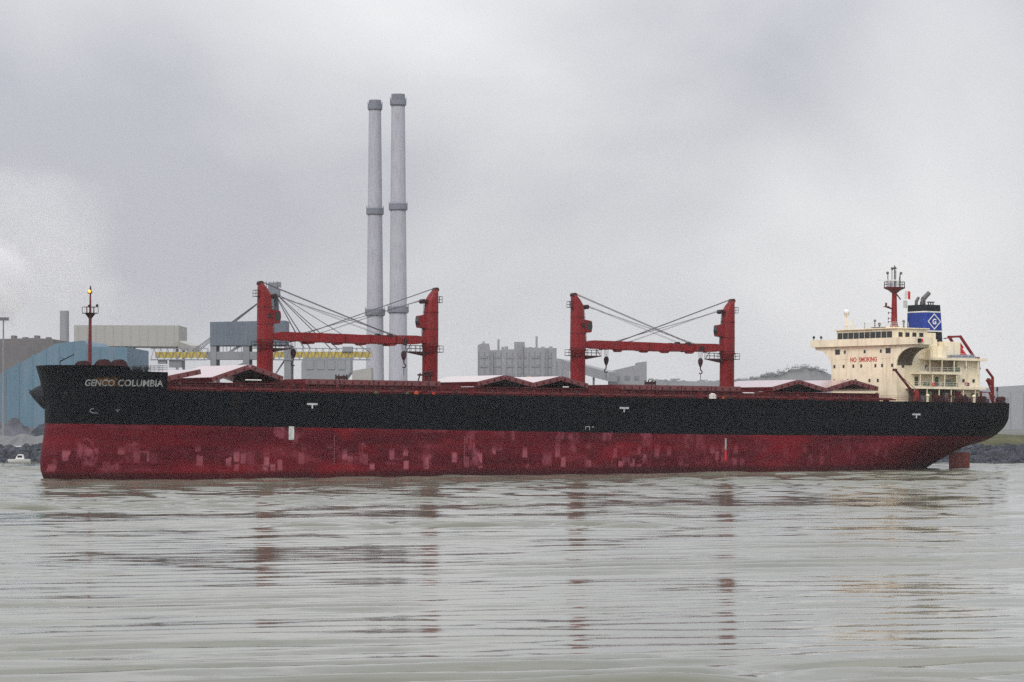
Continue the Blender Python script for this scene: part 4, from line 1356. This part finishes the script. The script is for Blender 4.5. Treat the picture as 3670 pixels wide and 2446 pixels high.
# blue shed and the dark hall behind it
D = 705
gy = ground_py(D) + 2
shed = wall_obj('blue_shed', [(-60, 1372), (200, 1232), (300, 1221), (322, 1243), (455, 1245), (455, gy), (-60, gy)], D, 42, M['bluewall'])
tag(shed, 'blue clad shed with sloping roof on the shore beyond the ship\'s bow', 'shed')
for i in range(9):
    x = PX(20 + i * 48, D)
    MB().box(x - .12, x + .12, D - .12, D - .002, GZ, PZ([1320, 1296, 1270, 1248, 1240, 1236, 1250, 1252, 1252][i], D)).obj('cladding_seam', M['bluewall'], shed)
MB().box(PX(-60, D), PX(455, D), D - .35, D - .003, GZ - .2, GZ + 2.2).obj('plinth', M['brownwall'], shed)
D = 760
hall = wall_obj('dark_hall', [(-220, 1222), (120, 1212), (190, 1216), (190, ground_py(D) + 2), (-220, ground_py(D) + 2)], D, 40, M['brownwall'])
tag(hall, 'grey brown industrial hall rising behind the blue shed', 'building')
for i in range(4):
    MB().box(PX(20 + i * 42, D), PX(34 + i * 42, D), D + 8, D + 12, PZ(1219, D) - 1.5, PZ(1200 + (i % 2) * 6, D)).obj('roof_vent', M['brownwall'], hall)
# light mast
D = 664
mb = MB()
x = PX(12, D)
mb.tube((x, D, GZ - 1), (x, D, PZ(1148, D)), .35, .16, n=10)
lmast = mb.obj('light_mast', M['steelgrey'], None)
mb = MB()
mb.box(x - 1.2, x + 1.2, D - .3, D + .3, PZ(1150, D), PZ(1143, D))
for k in (-1, -.35, .35, 1):
    mb.box(x + k - .25, x + k + .25, D - .5, D + .5, PZ(1143, D), PZ(1138, D))
mb.obj('floodlight_bar', M['steelgrey'], lmast)
tag(lmast, 'tall pale lighting mast standing before the blue shed', 'light mast')
# pale heaps and dark bund on the left quay
def heap(name, px, D, w, h, m, label, cat, group=None, seed=0):
    rr = random.Random(seed)
    cx = PX(px, D)
    rings = []
    for k in range(7):
        f = k / 6
        r = w * (1 - f) ** .85 + .05
        rings.append([(cx + r * math.cos(t) * rr.uniform(.85, 1.15), D + 4 + r * .6 * math.sin(t) * rr.uniform(.9, 1.1), GZ - .5 + h * f + rr.uniform(-.15, .15) * h * (0 < k < 6)) for t in [2 * math.pi * i / 20 for i in range(20)]])
    o = MB().loft(rings).obj(name, m, None, smooth=True)
    tag(o, label, cat, group)
M['heap1'] = mat('pale_ore_heap', (.12, .125, .15), .9, .35, .4)
M['heap2'] = mat('dark_ore_heap', (.045, .055, .07), .9, .4, .4)
heap('ore_heap', 40, 668, 5.5, 5.2, M['heap1'], 'pale grey ore heap on the quay below the blue shed', 'heap', 'ore heaps on the quay', 1)
heap('ore_heap', 150, 672, 5.5, 3.8, M['heap2'], 'low dark ore heap on the quay behind the ship\'s stem', 'heap', 'ore heaps on the quay', 2)
heap('ore_heap', -60, 676, 7, 6.5, M['heap1'], 'large pale grey ore heap on the quay by the lighting mast', 'heap', 'ore heaps on the quay', 3)
# moored boat by the bank
mb = MB()
D = 628
x = PX(70, D)
rings = []
for k, w, zb in ((-2.6, .05, .5), (-1.8, .6, .15), (-.4, .95, -.1), (1.4, .95, -.1), (2.3, .8, 0)):
    rings.append([(x + k, D - w, .95), (x + k, D - w * .8, .45), (x + k, D, zb - .1), (x + k, D + w * .8, .45), (x + k, D + w, .95)])
mb.loft(rings)
boat = mb.obj('motor_boat', M['boatwhite'], None, smooth=True)
MB().prism([(x - .9, .95), (x + 1.0, .95), (x + .8, 2.0), (x - .3, 2.0)], 'y', D - .7, D + .7).obj('cabin', M['boatwhite'], boat, bevel=.08)
MB().box(x - .35, x + .7, D - .73, D - .703, 1.3, 1.8).obj('cabin_window', M['glass'], boat)
tag(boat, 'small white motor boat lying against the stone bank ahead of the ship', 'boat')
# low chimney with steam
D = 1250
def stack(name, px, pw_top, pw_bot, py_top, D, m, label, group=None, rings=(), cap=None):
    x = PX(px, D)
    rt, rb = pw_top / 2 * D / FPX, pw_bot / 2 * D / FPX
    zt = PZ(py_top, D)
    n = 28
    rr = lambda r, z: [(x + r * math.cos(2 * math.pi * i / n), D + r * math.sin(2 * math.pi * i / n), z) for i in range(n)]
    o = MB().loft([rr(rb, GZ - 1), rr(rb + (rt - rb) * .5, (GZ + zt) / 2), rr(rt, zt), rr(rt * .8, zt + .02)]).obj(name, m, None, smooth=True)
    zb = GZ
    rad = lambda z: rb + (rt - rb) * (z - zb) / (zt - zb)
    for py, hh in rings:
        z = PZ(py, D)
        k = rad(z)
        mb = MB().loft([rr(k + .03, z - hh / 2 - .8), rr(k * 1.22, z - hh / 2), rr(k * 1.22, z + hh / 2), rr(k + .03, z + hh / 2 + .01)])
        nn = 20
        for i in range(nn):
            t = 2 * math.pi * i / nn
            p = (x + k * 1.2 * math.cos(t), D + k * 1.2 * math.sin(t))
            mb.tube((*p, z + hh / 2), (*p, z + hh / 2 + 1.3), .07, n=4, caps=False)
        mb.obj('gallery_ring', M['capgrey'], o)
    if cap:
        z0 = PZ(cap, D)
        k0 = rad(z0)
        MB().loft([rr(k0 + .04, z0), rr(rt + .06, zt + .05), rr(rt * .7, zt + .06)]).obj('chimney_cap', M['capgrey'], o, smooth=True)
    tag(o, label, 'chimney', group)
    return o
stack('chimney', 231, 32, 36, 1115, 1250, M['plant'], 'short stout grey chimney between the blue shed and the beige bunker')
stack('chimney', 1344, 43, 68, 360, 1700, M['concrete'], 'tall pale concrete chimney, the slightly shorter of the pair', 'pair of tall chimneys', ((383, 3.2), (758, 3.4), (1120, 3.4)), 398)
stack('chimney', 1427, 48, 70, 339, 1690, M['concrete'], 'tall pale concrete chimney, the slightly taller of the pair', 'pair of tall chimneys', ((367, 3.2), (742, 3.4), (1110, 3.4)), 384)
# raised beige bunker
D = 1000
bunk = wall_obj('raised_bunker', [(265, 1166), (640, 1167), (640, 1222), (640, 1243), (265, 1240)], D, 26, M['beige'])
tag(bunk, 'long windowless beige bunker raised on steel legs', 'building')
for px in (275, 360, 450, 632):
    MB().box(PX(px, D) - .45, PX(px, D) + .45, D + 2, D + 3, GZ - .5, PZ(1238, D)).obj('leg', M['steelgrey'], bunk)
    MB().box(PX(px, D) - .45, PX(px, D) + .45, D + 22, D + 23, GZ - .5, PZ(1238, D)).obj('leg', M['steelgrey'], bunk)
for i in range(12):
    xx = PX(265 + 375 * (i + .5) / 12, D)
    MB().box(xx - .1, xx + .1, D - .1, D - .002, PZ(1239, D), PZ(1168, D)).obj('cladding_seam', M['beige'], bunk)
mb = MB(); mb.beam((PX(640, D), D + 6, PZ(1232, D)), (PX(745, D), D - 40, PZ(1262, D)), 3.0, 2.4)
mb.obj('conveyor_gallery', M['beige'], bunk)
# grab unloader with yellow boom
D = 730
unl = empty('ship_unloader', (PX(900, D), D, GZ))
tag(unl, 'grey grab unloader with slate house and long yellow boom behind the foremost crane', 'gantry crane')
ox, oy, oz = PX(900, D), D, GZ
U = lambda px, py, dy=0.0: Vector((PX(px, D) - ox, dy, PZ(py, D) - oz))
def upart(name, m, fn, parent=unl):
    mb = MB(); fn(mb); return mb.obj(name, m, parent)
hs = upart('machinery_house', M['slate'], lambda mb: mb.prism([(PX(757, D) - ox, PZ(1240, D) - oz), (PX(1027, D) - ox, PZ(1240, D) - oz), (PX(1027, D) - ox, PZ(1151, D) - oz), (PX(757, D) - ox, PZ(1156, D) - oz)], 'y', -3, 9))
for i in range(7):
    xx = PX(775 + i * 38, D) - ox
    MB().box(xx - .06, xx + .06, -3.08, -3.002, PZ(1238, D) - oz, PZ(1160, D) - oz).obj('cladding_seam', M['steelgrey'], hs)
def boomf(mb):
    mb.box(PX(560, D) - ox, PX(745, D) - ox, -2.4, -1.2, PZ(1284, D) - oz, PZ(1263, D) - oz)
    mb.box(PX(980, D) - ox, PX(1330, D) - ox, -2.4, -1.2, PZ(1283, D) - oz, PZ(1262, D) - oz)
upart('boom', M['yellow'], boomf)
def frame(mb):
    mb.box(PX(745, D) - ox, PX(980, D) - ox, -2.5, 3.5, PZ(1290, D) - oz, PZ(1262, D) - oz)
    for px, w in ((768, 1.5), (885, 1.6), (1033, 1.7)):
        for y in (-2, 6):
            mb.box(PX(px, D) - ox - w / 2, PX(px, D) - ox + w / 2, y - .7, y + .7, -.5, PZ(1238, D) - oz)
    mb.beam(U(985, 1345), U(1025, 1285), .4, .4); mb.beam(U(780, 1290, -2), U(872, 1236, -2), .6, .6)
    mb.beam(U(768, 1350, -2), U(885, 1300, -2), .5, .5); mb.beam(U(870, 1240, -2), U(975, 1160, -2), .9, .9)
    for i in range(8):
        mb.box(PX(790 + i * 13, D) - ox - .08, PX(790 + i * 13, D) - ox + .08, -2.4, -2.2, PZ(1263, D) - oz, PZ(1240, D) - oz)
    # rails and walkways along the boom
    for (p0, p1) in ((545, 745), (980, 1330)):
        mb.box(PX(p0, D) - ox, PX(p1, D) - ox, -2.9, -2.5, PZ(1293, D) - oz, PZ(1289, D) - oz)
        k = p0
        while k < p1:
            mb.beam(U(k, 1291, -2.7), U(k + 12, 1250, -2.7), .14, .14); mb.beam(U(k + 12, 1250, -2.7), U(k + 24, 1291, -2.7), .14, .14)
            k += 24
        mb.box(PX(p0, D) - ox, PX(p1, D) - ox, -2.85, -2.6, PZ(1252, D) - oz, PZ(1249, D) - oz)
upart('gantry', M['steelgrey'], frame)
def apex(mb):
    mb.beam(U(972, 1160), U(972, 1060), 1.3, 1.2); mb.beam(U(990, 1160, 4), U(985, 1060, 2), 1.2, 1.0)
    mb.box(PX(950, D) - ox, PX(1002, D) - ox, -1.4, 2.8, PZ(1062, D) - oz, PZ(1040, D) - oz)
    mb.box(PX(962, D) - ox, PX(995, D) - ox, -1.2, 2.2, PZ(1040, D) - oz, PZ(1014, D) - oz)
    mb.box(PX(988, D) - ox, PX(1006, D) - ox, -1.0, 1.6, PZ(1030, D) - oz, PZ(1012, D) - oz)
    for px in (955, 968, 980, 995):
        mb.tube(U(px, 1040), U(px, 1008), .1, n=5)
upart('apex_frame', M['apexgrey'], apex)
def stays(mb):
    for y in (-2, 2):
        for px, py in ((690, 1260), (705, 1262), (1090, 1250), (1112, 1250), (1190, 1255), (1215, 1255), (1325, 1262)):
            mb.tube(U(980, 1045, 0), U(px, py, y), .09, n=5, caps=False)
upart('stay', M['wire'], stays)
for p0, p1, y0, y1, q0, q1 in ((610, 655, -2.6, 0, 1318, 1293), (570, 600, -2.6, 0, 1305, 1293), (1230, 1265, -3, 1, 1262, 1244)):
    upart('trolley', M['steelgrey'], lambda mb: mb.box(PX(p0, D) - ox, PX(p1, D) - ox, y0, y1, PZ(q0, D) - oz, PZ(q1, D) - oz))
# hopper silo right of the unloader
D = 830
mb = MB()
mb.prism([(PX(1090, D), PZ(1276, D)), (PX(1255, D), PZ(1276, D)), (PX(1255, D), PZ(1335, D)), (PX(1235, D), PZ(1362, D)), (PX(1235, D), GZ - .5), (PX(1080, D), GZ - .5), (PX(1080, D), PZ(1300, D))], 'y', D, D + 14)
hop = mb.obj('hopper_house', mat('hopper_cladding', (.27, .28, .30), .7, .12, .1), None)
tag(hop, 'pale grey hopper house below the yellow boom beside the tall chimneys', 'building')
for i in range(4):
    MB().box(PX(1098 + i * 38, D), PX(1124 + i * 38, D), D - .2, D - .002, PZ(1325, D), PZ(1290, D)).obj('wall_panel', M['plant'], hop)
D = 900
low = wall_obj('low_plant_block', [(1262, 1330), (1330, 1318), (1330, ground_py(D)), (1262, ground_py(D))], D, 15, M['beige'])
tag(low, 'low pale block at the foot of the tall chimneys', 'building')
# far grey works
D = 1900
gy = ground_py(D) + 1
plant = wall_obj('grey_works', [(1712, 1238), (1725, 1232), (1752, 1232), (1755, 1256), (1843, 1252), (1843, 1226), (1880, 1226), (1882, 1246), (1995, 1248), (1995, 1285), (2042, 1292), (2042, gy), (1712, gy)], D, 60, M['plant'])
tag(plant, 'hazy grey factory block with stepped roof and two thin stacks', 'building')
for px, pt in ((1786, 1214), (1924, 1203), (1732, 1222)):
    MB().tube((PX(px, D), D + 20, PZ(1260, D)), (PX(px, D), D + 20, PZ(pt, D)), .75, n=10).obj('thin_stack', M['plant'], plant)
for i in range(6):
    for j in range(3):
        xx = PX(1735 + i * 46, D); zz = PZ(1345 - j * 32, D)
        MB().box(xx - 2.6, xx + 2.6, D - .4, D - .003, zz - .8, zz + .8).obj('window_band', M['winband'], plant)
for i in range(16):
    xx = PX(1716 + i * 20, D)
    MB().box(xx - .18, xx + .18, D - .25, D - .002, GZ, PZ(1262 if i < 14 else 1296, D)).obj('cladding_seam', M['capgrey'], plant)
for px, pa, pb in ((1765, 1380, 1262), (1872, 1380, 1240), (1960, 1380, 1252)):
    MB().tube((PX(px, D), D - 1.2, PZ(pa, D)), (PX(px, D), D - 1.2, PZ(pb, D)), .6, n=8).obj('duct', M['steelgrey'], plant)
for px in (1802, 1815, 1902, 1946, 1975):
    MB().box(PX(px, D) - 1.1, PX(px, D) + 1.1, D + 10, D + 14, PZ(1258, D), PZ(1241 + px % 5, D)).obj('roof_vent', M['plant'], plant)
D = 1600
mb = MB()
mb.beam((PX(2035, D), D + 60, PZ(1300, D)), (PX(2195, D), D - 10, PZ(1352, D)), 5, 5.2)
conv = mb.obj('conveyor_bridge', M['plant'], None)
mb = MB()
for f in (.25, .6, .92):
    px = 2035 + 160 * f
    yy = D + 60 - 70 * f
    mb.box(PX(px, D) - .6, PX(px, D) + .6, yy - 1, yy + 1, GZ - .5, PZ(1300 + 52 * f, D) - 2.5)
    mb.obj('trestle', M['steelgrey'], conv); mb = MB()
tag(conv, 'sloping enclosed conveyor bridge leading down from the grey works', 'conveyor')
tr = wall_obj('transfer_house', [(2190, 1330), (2285, 1308), (2285, 1300), (2318, 1296), (2318, ground_py(D)), (2190, ground_py(D))], D, 30, M['plant'])
tag(tr, 'hazy grey transfer house at the lower end of the conveyor bridge', 'building')
for i in range(3):
    MB().box(PX(2205 + i * 34, D), PX(2222 + i * 34, D), D - .3, D - .003, PZ(1362, D), PZ(1348, D)).obj('window', M['capgrey'], tr)
# yellow hopper machine glimpsed over the hatch
D = 700
mb = MB()
mb.prism([(PX(1852, D), PZ(1358, D)), (PX(1900, D), PZ(1348, D)), (PX(1900, D), PZ(1362, D)), (PX(1885, D), PZ(1385, D)), (PX(1868, D), PZ(1385, D))], 'y', D, D + 4)
ym = mb.obj('quay_hopper', M['yellow'], None)
for px in (1870, 1884):
    for dy in (.5, 3.2):
        MB().box(PX(px, D) - .2, PX(px, D) + .2, D + dy, D + dy + .4, GZ - .3, PZ(1384, D)).obj('leg', M['yellow'], ym)
tag(ym, 'yellow quay hopper showing above the open hatch covers amidships', 'hopper')

# long pale shed and stockpiles on the right
D = 1050
gy = ground_py(D) + 1
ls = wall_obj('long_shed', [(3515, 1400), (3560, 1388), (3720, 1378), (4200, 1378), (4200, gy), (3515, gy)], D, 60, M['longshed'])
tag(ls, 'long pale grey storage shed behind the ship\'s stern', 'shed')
for i in range(14):
    xx = PX(3530 + i * 46, D)
    MB().box(xx - .12, xx + .12, D - .12, D - .002, GZ, PZ(1405, D)).obj('cladding_seam', M['plant'], ls)
D = 660
mb = MB(); xx = PX(3574, D)
mb.tube((xx, D, GZ), (xx, D, PZ(1396, D)), .1, .07, n=6); mb.box(xx - .18, xx + .18, D - .2, D + .2, PZ(1404, D), PZ(1388, D))
tag(mb.obj('signal_post', M['gear'], None), 'thin post with a dark signal head standing behind the stern', 'post')
def ridge(name, px0, px1, prof, D, depth, m, kindlabel, cat):
    vs, fs = [], []
    n = 60
    rr = random.Random(px0)
    for i in range(n + 1):
        px = px0 + (px1 - px0) * i / n
        py = np.interp(px, [p[0] for p in prof], [p[1] for p in prof]) + rr.uniform(-3.5, 3.5)
        x = PX(px, D); z = PZ(py, D)
        vs += [(x, D - depth, GZ - .5), (x, D - depth * .4, GZ + (z - GZ) * .65 + rr.uniform(-.5, .5)), (x, D, z), (x, D + depth, GZ - .5)]
    for i in range(n):
        for j in range(3):
            a = i * 4 + j
            fs.append((a, a + 4, a + 5, a + 1))
    o = MB().add(vs, fs).obj(name, m, None, smooth=True)
    return tag(o, kindlabel, cat)
tag(ridge('stockpile', 2300, 2680, [(2300, 1392), (2340, 1362), (2450, 1364), (2560, 1368), (2600, 1356), (2680, 1362)], 1750, 40, M['mound'], 'long low grey stockpile between the after cranes', 'stockpile'))
tag(ridge('stockpile', 2600, 3000, [(2600, 1376), (2650, 1362), (2720, 1348), (2800, 1336), (2840, 1325), (2880, 1317), (2940, 1325), (3000, 1350)], 1650, 45, M['mound'], 'high grey stockpile ahead of the deckhouse with scrub on its crest', 'stockpile'))
# scrub along the stockpile crest and a far tree line: one mass each
def scrub(name, pts, D, n, label):
    mb = MB()
    rr = random.Random(5)
    for i in range(n):
        px, py, h = rr.choice(pts)
        px += rr.uniform(-16, 16)
        x = PX(px, D); z = PZ(py, D) + abs(rr.gauss(0, .5)) * h * D / FPX
        y = D + rr.uniform(-4, 4)
        r = rr.uniform(.22, .6)
        d = Vector((rr.gauss(0, 1), rr.gauss(0, 1), rr.gauss(0, 1))).normalized()
        u = d.orthogonal().normalized(); w = d.cross(u)
        c = Vector((x, y, z))
        mb.add([c + u * r, c + w * r, c - u * r, c - w * r, c + d * r * .5, c - d * r * .5], [(0, 1, 4), (1, 2, 4), (2, 3, 4), (3, 0, 4), (1, 0, 5), (2, 1, 5), (3, 2, 5), (0, 3, 5)])
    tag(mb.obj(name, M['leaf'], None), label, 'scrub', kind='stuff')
scrub('scrub', [(2660, 1362, 5), (2700, 1355, 5), (2740, 1350, 8), (2780, 1346, 6), (2760, 1341, 6), (2800, 1335, 6), (2830, 1326, 8), (2855, 1320, 9), (2885, 1317, 10), (2920, 1320, 7), (2950, 1328, 5), (2340, 1362, 4), (2420, 1362, 4), (2520, 1366, 4)], 1648, 1100, 'distant scrub and small trees along the stockpile crests')

# ------------------------------------------------------------------ steam and haze
def volume_mat(name, col, dens, scale, thr, seed=0.0, aniso=0.0, soft=.25):
    m = bpy.data.materials.new(name)
    m.use_nodes = True
    nt = m.node_tree
    nt.nodes.clear()
    o = nt.nodes.new('ShaderNodeOutputMaterial')
    v = nt.nodes.new('ShaderNodeVolumePrincipled')
    v.inputs['Color'].default_value = (*col, 1)
    v.inputs['Anisotropy'].default_value = aniso
    v.inputs['Density'].default_value = dens
    if scale:
        t = nt.nodes.new('ShaderNodeTexCoord')
        # density fades to nothing at the plume's own edge (unit ball in object space)
        ln = nt.nodes.new('ShaderNodeVectorMath'); ln.operation = 'LENGTH'
        nt.links.new(t.outputs['Object'], ln.inputs[0])
        n = nt.nodes.new('ShaderNodeTexNoise'); n.inputs['Scale'].default_value = scale; n.inputs['Detail'].default_value = 4
        ad = nt.nodes.new('ShaderNodeVectorMath'); ad.inputs[1].default_value = (seed, seed * .7, seed * 1.3)
        nt.links.new(t.outputs['Object'], ad.inputs[0]); nt.links.new(ad.outputs[0], n.inputs['Vector'])
        k = nt.nodes.new('ShaderNodeMath'); k.operation = 'MULTIPLY_ADD'
        k.inputs[1].default_value = 1.1; nt.links.new(n.outputs['Fac'], k.inputs[0])
        s = nt.nodes.new('ShaderNodeMath'); s.operation = 'SUBTRACT'; s.inputs[0].default_value = .45
        nt.links.new(ln.outputs['Value'], s.inputs[1]); nt.links.new(s.outputs[0], k.inputs[2])
        r = nt.nodes.new('ShaderNodeMapRange'); r.interpolation_type = 'SMOOTHSTEP'
        r.inputs['From Min'].default_value = thr; r.inputs['From Max'].default_value = thr + soft
        r.inputs['To Max'].default_value = dens
        nt.links.new(k.outputs[0], r.inputs['Value']); nt.links.new(r.outputs[0], v.inputs['Density'])
    nt.links.new(v.outputs[0], o.inputs['Volume'])
    return m

def plume(px, py, D, sx, sy, sz, rot, dens, thr, seed, label, soft=.3):
    c = P(px, py, D)
    o = MB().ball((0, 0, 0), 1.0, 24, 14).obj('steam_plume', volume_mat('steam', (.99, .99, 1.0), dens, 1.9, thr, seed, 0.0, soft))
    o.location = c
    o.scale = (sx, sy, sz)
    o.rotation_euler = (0, R(rot), 0)
    tag(o, label, 'steam', kind='stuff')
plume(-30, 990, 1350, 24, 20, 36, -40, .10, .24, 2.0, 'dense white steam plume rising from the works beyond the bow', .25)
plume(90, 790, 1420, 60, 30, 40, 15, .020, .10, 5.0, 'broad soft cloud of drifting steam high over the blue shed', .5)
plume(230, 1010, 1400, 44, 24, 24, 20, .018, .12, 3.0, 'thin drifting steam over the short grey chimney', .45)
plume(225, 1080, 1255, 5, 4, 9, -20, .05, .2, 8.0, 'wisp of steam leaving the short grey chimney')

mb = MB().box(-4100, 4100, -400, 8100, -8, 230)
hz = mb.obj('haze', volume_mat('haze_air', (.96, .97, 1.0), 0.000045, 0, 0))
tag(hz, 'thin grey haze filling the air over the canal', 'haze', kind='stuff')
